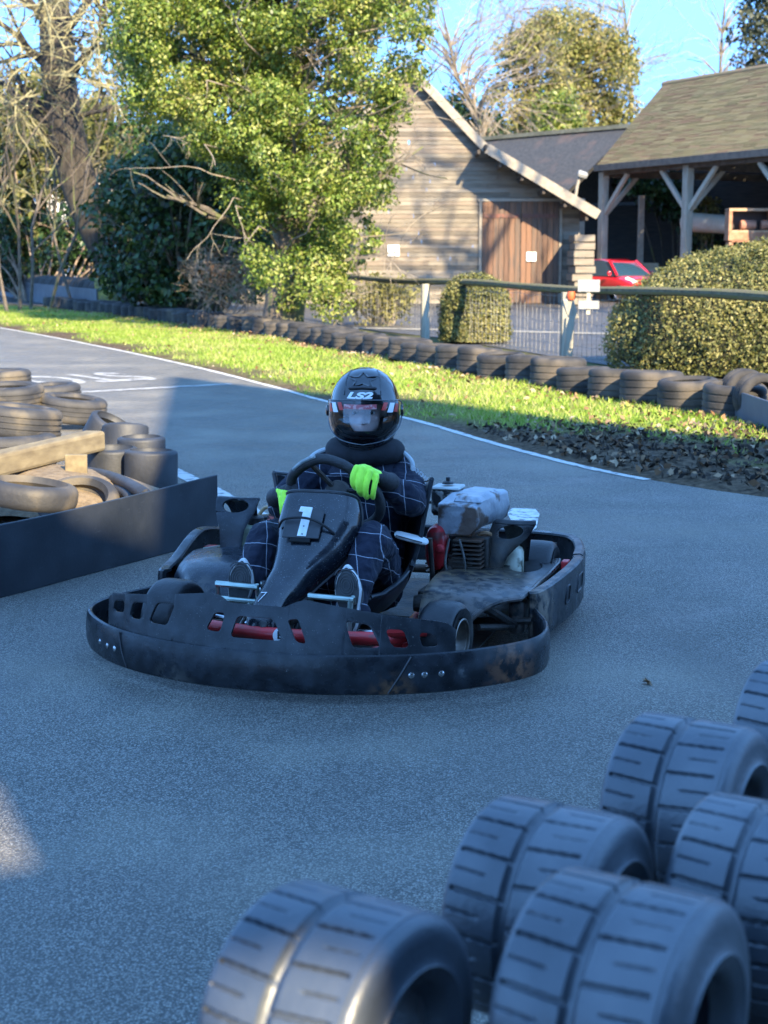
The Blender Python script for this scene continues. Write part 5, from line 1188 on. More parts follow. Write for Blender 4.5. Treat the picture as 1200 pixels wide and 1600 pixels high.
# race suit
suit = bpy.data.materials.new('race_suit'); suit.use_nodes = True; N = suit.node_tree.nodes; Lk = suit.node_tree.links; b_ = N['Principled BSDF']; b_.inputs['Roughness'].default_value = .8; b_.inputs['Specular IOR Level'].default_value = .25; b_.inputs['Sheen Weight'].default_value = .04
tc = N.new('ShaderNodeTexCoord'); nz = N.new('ShaderNodeTexNoise'); nz.inputs['Scale'].default_value = 6; Lk.new(tc.outputs['Object'], nz.inputs['Vector'])
vm = N.new('ShaderNodeVectorMath'); vm.operation = 'MULTIPLY_ADD'; vm.inputs[1].default_value = (.03,.03,.03); Lk.new(nz.outputs['Color'], vm.inputs[0]); Lk.new(tc.outputs['Object'], vm.inputs[2])
def lines(nrm, sp, ph):
    d = N.new('ShaderNodeVectorMath'); d.operation = 'DOT_PRODUCT'; d.inputs[1].default_value = nrm; Lk.new(vm.outputs['Vector'], d.inputs[0])
    a = N.new('ShaderNodeMath'); a.operation = 'MULTIPLY_ADD'; a.inputs[1].default_value = 1/sp; a.inputs[2].default_value = ph; Lk.new(d.outputs['Value'], a.inputs[0])
    f = N.new('ShaderNodeMath'); f.operation = 'FRACT'; Lk.new(a.outputs[0], f.inputs[0]); g = N.new('ShaderNodeMath'); g.operation = 'LESS_THAN'; g.inputs[1].default_value = .0024/sp; Lk.new(f.outputs[0], g.inputs[0]); return g.outputs[0]
l1 = lines((.06,.34,.94), .086, .3); l2 = lines((.97,.23,.10), .082, .15)
mxm = N.new('ShaderNodeMath'); mxm.operation = 'MAXIMUM'; Lk.new(l1, mxm.inputs[0]); Lk.new(l2, mxm.inputs[1])
r_ = N.new('ShaderNodeValToRGB'); r_.color_ramp.elements[0].color = (.005,.007,.016,1); r_.color_ramp.elements[1].color = (.014,.018,.036,1); Lk.new(nz.outputs['Fac'], r_.inputs[0])
mx = N.new('ShaderNodeMix'); mx.data_type = 'RGBA'; Lk.new(mxm.outputs[0], mx.inputs[0]); Lk.new(r_.outputs[0], mx.inputs[6]); mx.inputs[7].default_value = (.27,.29,.34,1); Lk.new(mx.outputs[2], b_.inputs['Base Color'])
n2 = N.new('ShaderNodeTexNoise'); n2.inputs['Scale'].default_value = 24; n2.inputs['Detail'].default_value = 4; n2.inputs['Distortion'].default_value = 1.2; Lk.new(tc.outputs['Object'], n2.inputs['Vector'])
bn = N.new('ShaderNodeBump'); bn.inputs['Strength'].default_value = .5; bn.inputs['Distance'].default_value = .012; Lk.new(n2.outputs['Fac'], bn.inputs['Height']); Lk.new(bn.outputs['Normal'], b_.inputs['Normal'])
mb = MB(); torso(mb, 1.02)
for s in (-1,1): blob(mb, ARM[s], [.072,.068,.064,.055,.042]); blob(mb, LEG[s], [.096,.082,.072,.062,.053])
so_ = remesh(pob('race_suit', mb, suit), .007, 5)
tx = bpy.data.textures.new('folds', 'CLOUDS'); tx.noise_scale = .05; tx.noise_depth = 2
dm = so_.modifiers.new('d', 'DISPLACE'); dm.texture = tx; dm.strength = .022; dm.mid_level = .5; dm.texture_coords = 'LOCAL'
tx2 = bpy.data.textures.new('folds2', 'MARBLE'); tx2.noise_scale = .09; tx2.turbulence = 6
dm = so_.modifiers.new('d2', 'DISPLACE'); dm.texture = tx2; dm.strength = .012; dm.mid_level = .5; dm.texture_coords = 'LOCAL'
# sleeve lettering, pale piping at the shoulders, trouser hems
def proj_text(txt, size, org, ax, ay, nrm, m, parent, bold=.0, shear=0, name='lettering'):
    tm = text_mesh(txt, size, .0006, bold, shear); tm.materials.append(m); x, y, n = Vector(ax).normalized(), Vector(ay).normalized(), Vector(nrm).normalized(); M = Matrix((x, y, n)).transposed().to_4x4(); M.translation = Vector(org); tm.transform(M); o = link(name, tm, parent); 
    if parent is per: o.location = -PB
    return o
M_lett = mat('white_lettering', (.72,.73,.74))
t_o = proj_text('ARROW', .027, (.262,.508,.618), (.75,-.45,-.40), (.2,-.4,.9), (.35,-.75,.55), M_lett, so_, .0008)
for s, z in ((1,.655),(-1,.655)):
    pob('shoulder_piping', MB().tube(spl([(s*.13+.03,.60,.665+.02),(s*.165+.02,.585,.678),(s*.20+.015,.575,.650),(s*.205+.015,.57,.615)],6), .009, 8), mat('pale_piping', (.42,.45,.46), rough=.7))
for s in (-1,1):
    p, q = Vector(LEG[s][4]), Vector(LEG[s][3]); d = (q-p).normalized(); Mx = d.to_track_quat('Z','Y').to_matrix().to_4x4(); Mx.translation = p-d*.012
    pob('hem', MB().lathe([(.056,-.006),(.064,0),(.066,.012),(.060,.03),(.052,.028)], 24, Mx, closed=True), suit)
# neck brace and helmet
pob('neck_brace', MB().tube([Vector((HC_.x*.8+.104*math.cos(2*PI*k/36), .59+.098*math.sin(2*PI*k/36)-.01, .668+.012*math.sin(2*PI*k/36+PI)+.018*abs(math.cos(2*PI*k/36)))) for k in range(36)], .049, 16, closed=True), mat('brace_fabric', (.005,.006,.009), (.011,.012,.017), 30, .85, bump=.15))
pob('collar', MB().loft([[Vector((HC_.x*.8+x, .59+y, z)) for x, y in ell(r, r*.9, 26)] for z, r in ((.60,.15),(.64,.125),(.67,.10))]), suit)
def hp(az, el, off=0.0):
    """helmet surface, az from straight ahead (+ to the wearer's left), el up"""
    c, s = math.cos(el), math.sin(el); x, y, z = math.sin(az)*c, -math.cos(az)*c, s
    rx, ry = .131, .150; rz = .163 if z > 0 else .186
    p = 2.25; d = (abs(x/rx)**p+abs(y/ry)**p+abs(z/rz)**p)**(1/p); v = Vector((x,y,z))/d
    if z < 0: 
        k = -v.z/.186; v.x *= 1-.24*k**2.2; v.y *= 1-(.02 if y < 0 else .25)*k**2
        if y < 0: v.y -= .012*math.sin(min(1,k*1.3)*PI)*max(0,math.cos(az))
    n = v.normalized(); return HM @ (v+n*off)
dg_ = math.radians
K_helm = mat('helmet_gloss', (.006,.007,.010), (.010,.011,.014), 30, .14, spec=.6, coat=.6)
port = [(dg_(a), dg_(e)) for a, e in ((-62,12),(-56,17),(-30,19),(0,19.5),(30,19),(56,17),(62,12),(64,-4),(58,-17),(40,-24),(18,-27.5),(0,-28),(-18,-27.5),(-40,-24),(-58,-17),(-64,-4))]
helm = pob('helmet', MB().slotted(-PI, PI, lambda s: dg_(-64), lambda s: dg_(89.5), [port], lambda s, t: hp(s, t), ds=.07, nt=14), K_helm, solid=.014, smooth=60, off=-1)
hob = lambda n, m, mm, **k: ob(n, m, mm, helm, **k)
hob('port_trim', MB().tube([hp(a, e, .001) for a, e in port], .004, 8, closed=True), K_black)
hob('base_trim', MB().tube([hp(2*PI*k/48, dg_(-64), -.006) for k in range(48)], .009, 8, closed=True), mat('trim_rubber', (.012,.012,.013), rough=.6))
gm = bpy.data.materials.new('visor_tint'); gm.use_nodes = True; N = gm.node_tree.nodes; Lk = gm.node_tree.links
tr = N.new('ShaderNodeBsdfTransparent'); tr.inputs['Color'].default_value = (.82,.84,.88,1); gl = N.new('ShaderNodeBsdfGlossy'); gl.inputs['Roughness'].default_value = .04; gl.inputs['Color'].default_value = (.9,.95,1,1)
fr_ = N.new('ShaderNodeFresnel'); fr_.inputs['IOR'].default_value = 1.5; ms = N.new('ShaderNodeMixShader'); Lk.new(fr_.outputs[0], ms.inputs[0]); Lk.new(tr.outputs[0], ms.inputs[1]); Lk.new(gl.outputs[0], ms.inputs[2]); Lk.new(ms.outputs[0], N['Material Output'].inputs['Surface'])
VT = lambda a: lerp([-92,-70,0,70,92],[13,20,24,20,13], a); VB = lambda a: lerp([-92,-70,-40,0,40,70,92],[-6,-21,-31,-36,-31,-21,-6], a)
vis = hob('visor', MB().grid(lambda u, v: hp(dg_(-92+184*u), dg_(VB(-92+184*u)+(VT(-92+184*u)-VB(-92+184*u))*v), .0075), 60, 20), gm, smooth=60)
rim_ = [hp(dg_(a), dg_(VT(a)), .0078) for a in np.linspace(-92,92,50)]; rim2 = [hp(dg_(a), dg_(VB(a)), .0078) for a in np.linspace(92,-92,50)]
ob('visor_edge', MB().tube(rim_+rim2, .0022, 6, closed=True), mat('visor_edge', (.10,.11,.12), rough=.2), vis)
def decal(name, pts, m, off=.0086, parent=vis):
    mb = MB(); c = (sum(p[0] for p in pts)/len(pts), sum(p[1] for p in pts)/len(pts)); n = 6
    a, b, c_, d = pts
    def f(u, v):
        p = [(a[i]*(1-u)+b[i]*u)*(1-v)+(d[i]*(1-u)+c_[i]*u)*v for i in (0,1)]; return hp(dg_(p[0]), dg_(p[1]), off)
    ob(name, mb.grid(f, n, n), m, parent, smooth=60)
D_w, D_r, D_b = mat('decal_white', (.70,.72,.74), rough=.3), mat('decal_red', (.50,.03,.025), rough=.3), mat('decal_black', (.01,.01,.012), rough=.3)
decal('visor_strip', [(-58,18.5),(58,18.5),(54,21.5),(-54,21.5)], D_b, .0083)
for s in (-1,1):
    decal('decal', [(s*26,9.5),(s*33,9),(s*38,19),(s*31,19.5)], D_r); decal('decal', [(s*35,6),(s*46,5),(s*52,17.5),(s*42,18.5)], D_w); decal('decal', [(s*48,6),(s*57,4),(s*62,15),(s*55,16.5)], D_r)
decal('sun_strip', [(-26,11.5),(20,11.5),(20,17.5),(-26,17.5)], mat('faded_red', (.40,.09,.10), (.55,.3,.3), 60, .4, ramp=(.48,.56)), .0085)
refl = mat('pale_reflection', (.55,.57,.60), (.38,.41,.45), 12, .35, stretch=(14,14,1.5)); refl.node_tree.nodes['Principled BSDF'].inputs['Alpha'].default_value = .34  # streaked pale patch paints a reflection on the visor
decal('reflection_patch', [(-26,-7),(11,-7),(12,11.2),(-27,11.2)], refl, .0084)
def htext(txt, size, az0, el0, m, bold=0, shear=0, name='lettering', parent=None, off=.0022, sx=1.0):
    tm = text_mesh(txt, size, 0, bold, shear); tm.transform(Matrix.Diagonal((sx, 1, 1, 1)))
    bm = bmesh.new(); bm.from_mesh(tm); bmesh.ops.subdivide_edges(bm, edges=[e for e in bm.edges if e.calc_length() > .008], cuts=2); bmesh.ops.triangulate(bm, faces=bm.faces)
    for v in bm.verts: v.co = hp(dg_(az0)+v.co.x/.135, dg_(el0)+v.co.y/.15, off)
    bm.to_mesh(tm); bm.free(); tm.materials.append(m); return link(name, tm, parent or helm)
tl_ = htext('LS2', .030, -5, 29.5, mat('chrome_letter', (.72,.73,.74), rough=.3), .0014, .25, sx=2.1)
htext('M', .028, 14, -50, mat('orange_red', (.65,.06,.02)), .002, .15)
st = []
for k in range(10):
    a = PI/2+k*PI/5; r = 22 if k % 2 == 0 else 9.5; st.append((r*math.cos(a)*1.25, 53+r*.66*math.sin(a)))
hob('star_ridge', MB().tube([hp(dg_(a/math.cos(dg_(e))*.8), dg_(e), .001) for (a0,e0),(a1,e1) in zip(st, st[1:]+st[:1]) for a, e in [(a0+(a1-a0)*f, e0+(e1-e0)*f) for f in (0,.33,.66)]], .0032, 6, closed=True), K_helm)
hob('top_vent', MB().tube([hp(dg_(a), dg_(41-abs(a)*.08), .003) for a in np.linspace(-24,24,16)], [.003]+[.006]*14+[.003], 8), K_black)
for s in (-1,1): hob('crown_ridge', MB().tube([hp(dg_(s*a), dg_(e), .001) for a, e in ((30,30),(34,44),(46,60),(70,72))], .003, 6), K_helm)
mb = MB()
for e in (-41,-45,-49): mb.tube([hp(dg_(a), dg_(e+abs(a)*.10), .002) for a in np.linspace(-26,20,14)], .0028, 6)
hob('chin_vent', mb, K_black)
hob('chin_lip', MB().tube([hp(dg_(a), dg_(-56+abs(a)*.22), .004) for a in np.linspace(-42,42,20)], .004, 6), mat('lip_grey', (.05,.055,.06), rough=.3))
hob('breath_guard', MB().grid(lambda u, v: hp(dg_(-40+80*u), dg_(-32+9*v), -.022), 12, 4), K_black)
for s in (-1,1): hob('visor_pivot', MB().lathe([(.022,0),(.022,.006),(.016,.009),(0,.009)], 20, Matrix.Translation(hp(dg_(s*84), dg_(2), .006)) @ Matrix.Rotation(HYAW,4,'Z') @ Euler((0,s*PI/2,0)).to_matrix().to_4x4()), K_helm)
# gloves: palm, five fingers closed over the rim
Rl, Vl, Ul = Vector((math.cos(KTH), math.sin(KTH), 0)), Vector((math.sin(KTH), -math.cos(KTH), 0)), Vector((0,0,1))
M_neon = mat('neon_fabric', (.50,.95,.06), (.42,.85,.05), 40, .7, bump=.15, bscale=120, sheen=.2); M_gblk = mat('glove_black', (.012,.012,.014), (.02,.02,.022), 50, .7, bump=.2)
def glove(C, fingers, thumb, palm, wrist, cuff, blackf):
    P = lambda q: C+Rl*q[0]+Ul*q[1]+Vl*q[2]; mb = MB()
    for pts, r in fingers: blob(mb, [P(q) for q in pts], [r*1.12, r*1.05, r, r*.82])
    blob(mb, [P(q) for q in thumb], [.016,.0145,.013,.010]); blob(mb, [P(q) for q in palm[0]], palm[1]); 
    for a, b, r0, r1 in wrist: blob(mb, [P(a), P(b)], [r0, r1])
    o = remesh(pob('glove', mb, [M_neon, M_gblk]), .0034, 2); bake(o); me = o.data
    if len(me.materials) < 2: me.materials.append(M_gblk)
    for p in me.polygons:
        q = p.center-C; d = (q.dot(Rl), q.dot(Ul), q.dot(Vl)); nv = p.normal
        p.material_index = 1 if blackf(d, (nv.dot(Rl), nv.dot(Ul), nv.dot(Vl))) else 0
        p.use_smooth = True
    cb = MB(); blob(cb, [P(q) for q in cuff], [.029,.033,.037]); pob('cuff', cb, M_gblk, parent=o, smooth=60)
    return o
CL = Vector((.158,.185,.643))
glove(CL, [([(-.036,.034,.012),(-.048,.006,.030),(-.047,-.022,.030),(-.038,-.040,.016)], .0105), ([(-.014,.030,.020),(-.026,-.010,.040),(-.026,-.042,.036),(-.020,-.060,.018)], .0112), ([(.010,.018,.022),(-.002,-.024,.040),(-.004,-.056,.034),(-.000,-.072,.016)], .0108), ([(.034,.004,.018),(.026,-.034,.032),(.022,-.060,.026),(.022,-.074,.010)], .0098)],
  [(.012,-.006,-.018),(-.022,.012,-.022),(-.046,.016,-.014),(-.058,.010,-.002)], ([(-.022,.030,.002),(.006,.022,.004),(.034,.002,.002)], [.016,.019,.016]),
  [((-.01,.028,.0),(.046,-.004,-.018),.018,.022), ((.03,.004,.0),(.056,-.014,-.022),.020,.024)], [(.052,-.010,-.022),(.068,-.022,-.044),(.080,-.030,-.070)], lambda d, n: (n[2] < -.25 and d[0] < .03) or (d[0] > .044 and d[1] < .012) or (d[0] < -.02 and d[2] < .006) or (d[0] < -.035 and n[1] < .1 and d[2] < .012))
CR = Vector((-.137,.205,.562))
glove(CR, [([(.012,.040,.008),(.022,.012,.030),(.020,-.016,.032),(.012,-.034,.018)], .0105), ([(-.004,.028,.018),(.006,-.006,.038),(.004,-.034,.036),(-.002,-.052,.020)], .0112), ([(-.020,.010,.020),(-.012,-.024,.038),(-.012,-.052,.034),(-.014,-.068,.018)], .0108), ([(-.032,-.010,.014),(-.028,-.042,.028),(-.026,-.066,.024),(-.024,-.080,.010)], .0098)],
  [(-.010,.004,-.016),(.004,.030,-.014),(.010,.048,-.006),(.012,.058,.004)], ([(.004,.034,.0),(-.014,.018,.002),(-.030,-.004,.0)], [.016,.019,.016]),
  [((-.004,.026,.0),(-.046,-.002,-.022),.018,.023)], [(-.044,-.006,-.024),(-.052,-.014,-.050),(-.056,-.022,-.075)], lambda d, n: n[2] < -.2 or d[1] > .022)
# shoes: ribbed dark sole towards the viewer, white foxing
def shoe(c, lean, roll):
    M = Matrix.Translation(c) @ Matrix.Rotation(roll, 4, 'Y') @ Matrix.Rotation(lean, 4, 'X')   # sole in local xz plane, facing -y, toe up
    def outline(k):
        o = []
        for q in range(40):
            a = 2*PI*q/40; z = .122*math.sin(a); w = lerp([-.122,-.09,-.03,.04,.085,.122],[.026,.033,.030,.043,.041,.026], z); o.append((w*math.cos(a)*1.12*k, z*k))
        return o
    S = [[M @ Vector((x, y, z)) for x, z in outline(k)] for y, k in ((.0,.90),(-.003,.97),(.004,1.0),(.018,1.0),(.022,.97))]
    sh = pob('shoe', MB().loft([[M @ Vector((x*kx, y, z*kz-dz)) for x, z in outline(1)] for y, kx, kz, dz in ((.016,.95,.96,0),(.04,.93,.92,.004),(.065,.80,.80,.012),(.088,.60,.62,.028),(.105,.50,.42,.045))]), mat('shoe_upper', (.03,.03,.033), (.05,.05,.055), 20, .7), smooth=60)
    ob('sole_rim', MB().loft(S[1:]), mat('white_foxing', (.62,.63,.62), (.5,.5,.49), 15, .5), sh, smooth=50)
    so2 = ob('sole', MB().loft([[M @ Vector((x, y, z)) for x, z in outline(k)] for y, k in ((-.001,.93),(-.006,.91),(-.007,.85))]), mat('sole_rubber', (.02,.021,.023), (.045,.045,.045), 30, .7), sh, smooth=40)
    for r in (.018,.03,.042,.054,.066,.078):
        ob('tread_ring', MB().tube([M @ Vector((x, -.0075, z)) for x, z in [(.62*r*math.cos(a), .052+r*.80*math.sin(a)) for a in np.linspace(-.3 if r > .05 else -PI, PI+.3 if r > .05 else PI, 26)] if abs(x) < .040 and z < .110], .0022, 5), mat('sole_ridge', (.05,.05,.052), rough=.65), so2)
    lace = MB().tube([M @ Vector((.0+x, .10+abs(x), z)) for x, z in ((-.03,.02),(.0,.03),(.03,.02))], .006, 6); ob('lace', lace, mat('lace_white', (.6,.6,.6)), sh)
shoe(Vector((-.203,-.135,.268)), math.radians(-8), math.radians(4)); shoe(Vector((.192,-.142,.268)), math.radians(-8), math.radians(-5))
# ================================================================= FOREGROUND TYRES, LEFT PILE, SHADE BUILDING
M_kt = mat('kart_tyre_rubber', (.032,.040,.050), (.062,.073,.088), 7, .33, r2=.46, bump=.12, bscale=120, c3=(.13,.135,.14), s3=4, ramp3=(.56,.8), spec=.8)
def rain_tyre(R=.140, W=.200, hole=.056):
    prof = []; n = 9; hw = W/2; tw = hw-.020
    side = [(R-.002-.030*(1-math.cos(PI/2*k/n)), tw+.016*math.sin(PI/2*k/n)+.001) for k in range(n+1)]
    side += [(R-.040, hw-.001), (R-.050, hw+.0005), (R-.052, hw+.003), (R-.056, hw+.0005), (R-.066, hw-.003), (R-.074, hw-.009), (hole+.008, hw-.016), (hole, hw-.026)]
    m = 44
    prof = [(r, -x) for r, x in reversed(side)]
    prof += [(R+.0022*(1-(x/hw)**2)-.001, x) for x in [-tw+2*tw*k/m for k in range(m+1)]]
    prof += side
    nt = len(prof); prof += [(hole+.02, hw-.045), (R-.03, hw-.06), (R-.03, -hw+.06), (hole+.02, -hw+.045)]
    NA = 720; m = len(prof); vs = []; N18 = 17
    for i in range(NA):
        th = 2*PI*i/NA; c, s = math.cos(th), math.sin(th)
        for j, (r, x) in enumerate(prof):
            if j < nt and abs(x) < hw-.016 and r > R-.006:
                g = 0.0; xc = x+.006
                g = max(g, 2.0 if abs(xc) < .0046 else (2*(1-(abs(xc)-.0046)/.0022) if abs(xc) < .0068 else 0))
                ph = (th/(2*PI)*N18 + (.0 if xc < 0 else .42) + .9*abs(xc)*1.6) % 1.0
                arc = 2*PI*R/N18
                d = min(ph, 1-ph)*arc; long_ = abs(xc) < hw-.024
                if long_: g = max(g, 1.3 if d < .0019 else max(0, 1.3*(1-(d-.0019)/.0014)))
                d2 = abs(ph-.5)*arc
                if .032 < abs(xc) < hw-.024: g = max(g, .6 if d2 < .0009 else max(0, .6*(1-(d2-.0009)/.0016)))
                r = r-.0055*g
            vs.append((x, r*c, r*s))
    fs = []
    for i in range(NA):
        k = (i+1) % NA
        for j in range(m): l = (j+1) % m; fs.append((i*m+j, i*m+l, k*m+l, k*m+j))
    return MB().add(vs, fs).mesh('grooved_tyre', M_kt, 50)
me_rt = rain_tyre()
FT = [((-.048,1.55,.582), -33, 'grooved kart tyre at the bottom edge, catching a patch of sunlight'),
      ((.215,1.87,.567), -31, 'grooved kart tyre in the far row, behind the biggest one at the bottom right'),
      ((.462,2.23,.572), -31, 'grooved kart tyre in the far row, standing clear against the asphalt'),
      ((.742,2.60,.558), -33, 'grooved kart tyre cut by the right edge, highest of the foreground ones'),
      ((.250,1.50,.618), -32, 'biggest grooved kart tyre in front at the bottom right'),
      ((.490,1.87,.570), -32, 'grooved kart tyre cut by the right edge below the tyre against the asphalt')]
for i, (c, rz, l) in enumerate(FT):
    o = link('grooved_tyre', me_rt, loc=c); o.rotation_euler = (random.uniform(0,6), 0, math.radians(rz)); o.rotation_mode = 'XYZ'; tag(o, l, 'tyre', 'grooved kart tyres on the barrier in the foreground')
# timber sleeper wall that carries them
d = Vector((FT[3][0][0]-FT[0][0][0], FT[3][0][1]-FT[0][0][1], 0)).normalized(); nr = Vector((d.y, -d.x, 0))
a = Vector((FT[0][0][0], FT[0][0][1], 0))+nr*.125-d*1.2; b = a+d*2.9
mb = MB()
for i in range(3): mb.beam(a+Vector((0,0,.07+i*.142)), b+Vector((0,0,.07+i*.142)), .34, .138)
c6 = Vector((FT[4][0][0], FT[4][0][1], .447)); mb.beam(c6-d*.13, c6+d*.13, .18, .05)
tag(ob('sleeper_wall', mb, woodmat('dark_sleeper', [(.02,.017,.014),(.05,.042,.034),(.08,.066,.05)], (1,1,4), .9, 4, .4), smooth=0, bevel=.008), 'low dark timber sleeper wall carrying the foreground kart tyres', 'wall')
# ---- left tyre pile
M_pile = mat('pile_rubber', (.018,.018,.019), (.042,.039,.036), 6, .7, bump=.25, bscale=50, c3=(.10,.08,.052), s3=4, ramp3=(.5,.66))
M_pile2 = mat('clean_pile_rubber', (.018,.02,.024), (.035,.037,.042), 7, .6, bump=.2, bscale=50)
me_big = MB().lathe(tyre_prof(.31, .22, .19, 3), 40, closed=True).mesh('pile_tyre', M_pile)
me_kart = MB().lathe(tyre_prof(.142, .20, .098, 0, .018), 36, closed=True).mesh('pile_tyre', M_pile2)
me_moto = MB().lathe(tyre_prof(.25, .13, .17, 0, .045), 40, closed=True).mesh('pile_tyre', M_pile)
def pile(me, px_, py_, z, rot, label, sc=1.0):
    p = G(px_, py_, z); o = link('pile_tyre', me, loc=p); o.rotation_euler = rot; o.scale = (sc,)*3; return tag(o, label, 'tyre', 'tyres of the pile behind the black belt')
pile(me_big, 24, 683, .18, (.07,.10,1), 'largest sunlit tyre on top of the pile at the left edge', 1.0)
pile(me_big, 18, 730, .02, (.0,.03,2), 'tyre under the largest one at the left edge, behind the timber')
pile(me_big, 112, 657, .06, (.10,-.07,2), 'flat sunlit tyre behind the timber, its ring facing up', .92)
pile(me_big, 78, 636, .10, (-.03,.04,3), 'flat tyre at the back of the pile nearest the white road letters', .92)
pile(me_big, 2, 612, .14, (.02,.02,4), 'farthest flat tyre of the pile at the left edge', .95)
pile(me_big, 15, 640, .16, (.02,.05,5), 'flat tyre between the largest one and the farthest one', .95)
pile(me_kart, 178, 755, .01, (.03,.0,0), 'small dark kart tyre standing at the end of the sunlit timber', 1.12)
pile(me_kart, 236, 762, .01, (.0,.04,1), 'small dark kart tyre at the right end of the pile by the belt', 1.15)
pile(me_kart, 222, 735, .01, (.0,.0,2), 'small dark kart tyre behind the rightmost one', 1.12)
pile(me_kart, 195, 715, .02, (.1,.2,2), 'small worn kart tyre half hidden behind the two dark ones', 1.15)
pile(me_kart, 155, 703, .04, (.5,.2,1), 'small worn tyre lying askew behind the end of the timber', 1.2)
pile(me_moto, 46, 790, .10, (.10,.10,1), 'narrow treaded tyre lying flat in the sun just behind the belt', 1.0)
pile(me_moto, 122, 806, .02, (.42,-.22,.4), 'narrow treaded tyre leaning half in shade behind the belt', .95)
M_tim = woodmat('sunlit_timber', [(.13,.10,.06), (.22,.175,.10), (.29,.235,.15)], (5,1,5), .85, 4, .45)
p0, p1 = G(-40,733,.29), G(150,688,.29)
tag(ob('timber_beam', MB().beam(p0, p1, .14, .125), M_tim, smooth=0, bevel=.02), 'long squared timber lying across the tyre pile, its cut end to the right', 'timber')
p = G(121,792,0); tag(ob('wooden_stake', MB().box(p+Vector((0,0,.15)), (.125,.035,.31), Euler((.08,.02,.1)).to_matrix()), M_tim, smooth=0, bevel=.006), 'short pale wooden stake standing in front of the timber', 'stake')
for i, (pp, l) in enumerate(([[(88,742),(130,738),(180,748),(226,772)], 'black hose bent over the pile, the upper of two'], [[(84,758),(130,752),(175,760),(205,778)], 'black hose bent over the pile, the lower of two'])):
    tag(ob('hose', MB().tube(spl([G(x, y, .17-.05*i) for x, y in pp]+[G(pp[-1][0]+12, pp[-1][1]+25, 0.02)], 8), .034, 12), M_pile2), l, 'hose')
mb = MB()
def mound(u, v):
    x, y = G(20,815).x+(u-.5)*1.7, G(20,800).y+(v-.3)*1.5; r = ((u-.5)/.5)**2+((v-.45)/.5)**2; return Vector((x, y, max(-.01, .23*(1-r))+.02*mnoise.noise(Vector((x*5,y*5,0)))))
kind(ob('sand_mound', mb.grid(mound, 30, 30), mat('sandy_soil', (.18,.135,.085), (.11,.08,.05), 25, .95, bump=.8, bscale=60)), 'structure')
M_bk = worn_plastic('black_belt', (.014,.017,.022), (.035,.04,.048), .38, speck=.69, sc=3)
bp = [G(-330,960)+Vector((0,0,0)), G(-120,956), G(0,934), G(120,902), G(240,870), G(340,842)]
bpts = [Vector((p.x, p.y, h)) for p, h in zip(bp, (0,0,0,.0,.01,.02))]
belt(bpts, .31, .014, 'long smooth black rubber belt edging the track in front of the tyre pile', name='belt_barrier', m=M_bk)
# fallen leaf on the track
tag(link('dry_leaf', npmesh('leaf', leaves(np.array([[0,0,.008]]*3), np.tile([0,0,1.],(3,1)), .055, .5, .5), 4, M_litter), loc=G(1010,1069)), 'single dry leaf lying on the asphalt right of the kart', 'leaf')

# ---- unseen building behind the viewer: outline and openings shaped to throw the track's shade
SX = Vector((math.cos(SUN_AZ), math.sin(SUN_AZ), 0)); SA = Vector((-math.sin(SUN_AZ), math.cos(SUN_AZ), 0))
bl_ = thing('shade_building', 'unseen tall gabled building shaped to throw the shade across the track', 'building', SA*-6); 
KZ_ = math.tan(SUN_EL)/math.tan(math.radians(23))
top_ = lambda s: KZ_*lerp([-5,1.25,1.30,1.80,1.83,4.91,7.05,7.12,10.5],[5.85,5.85,5.66,5.66,5.85,10.3,6.75,6.6,6.6], s)-(.1 if s < 1.83 else .06)
W_b = lambda a, dz=0: (lambda s, t: SX*s+SA*a+Vector((0,0,t)))
brk = [-16,22]
OZ0, OZ1 = 3.97*KZ_+.07, 4.30*KZ_-.02
OP2 = [(.41,4.80),(.545,4.80),(.545,4.97),(.41,4.97)]; OP3 = [(.36,4.82+3*math.tan(SUN_EL)),(.60,4.82+3*math.tan(SUN_EL)),(.60,5.14+3*math.tan(SUN_EL)),(.36,5.14+3*math.tan(SUN_EL))]
OPN = [(-1.6,OZ0),(.575,OZ0),(.575,OZ1),(-1.6,OZ1)]
M_dkb = mat('dark_building_boards', (.05,.045,.04), (.085,.075,.065), 4, .9, stretch=(1,1,8))
ob('front_wall', MB().slotted(-5, 10.5, lambda s: 0, lambda s: top_(s)-.05, [OPN, OP2], W_b(0), ds=.05, nt=1), M_dkb, bl_, smooth=0)
ob('back_wall', MB().slotted(-5, 10.5, lambda s: 0, lambda s: top_(s)-.05, [[(x, z+3*math.tan(SUN_EL)) for x, z in ((-1.8,OZ0-.06),(.75,OZ0-.06),(.75,OZ1+.06),(-1.8,OZ1+.06))], OP3], W_b(-3), ds=.05, nt=1), M_dkb, bl_, smooth=0)
ss = np.linspace(-5, 10.5, 400); mb = MB()
for s0, s1 in zip(ss[:-1], ss[1:]):
    p = [SX*s0+SA*.0+Vector((0,0,top_(s0))), SX*s1+SA*.0+Vector((0,0,top_(s1))), SX*s1-SA*3.2+Vector((0,0,top_(s1))), SX*s0-SA*3.2+Vector((0,0,top_(s0)))]
    mb.add(p+[q-Vector((0,0,.05)) for q in p], [(0,1,2,3),(7,6,5,4),(0,4,5,1),(2,6,7,3)])
ob('roof', mb, M_slate, bl_, smooth=0)
ob('end_wall', MB().box((0,0,0),(.1,3,7.6)), M_dkb, bl_, loc=SX*-5-SA*1.5+Vector((0,0,3.8))).rotation_euler = (0,0,SUN_AZ)
ob('end_wall', MB().box((0,0,0),(.1,3,8.6)), M_dkb, bl_, loc=SX*10.5-SA*1.5+Vector((0,0,4.3))).rotation_euler = (0,0,SUN_AZ)
for x in (.28, .45): ob('railing_bar', MB().tube([SX*x+Vector((0,0,OZ0)), SX*x+Vector((0,0,OZ1))], .02, 8), M_dkb, bl_)
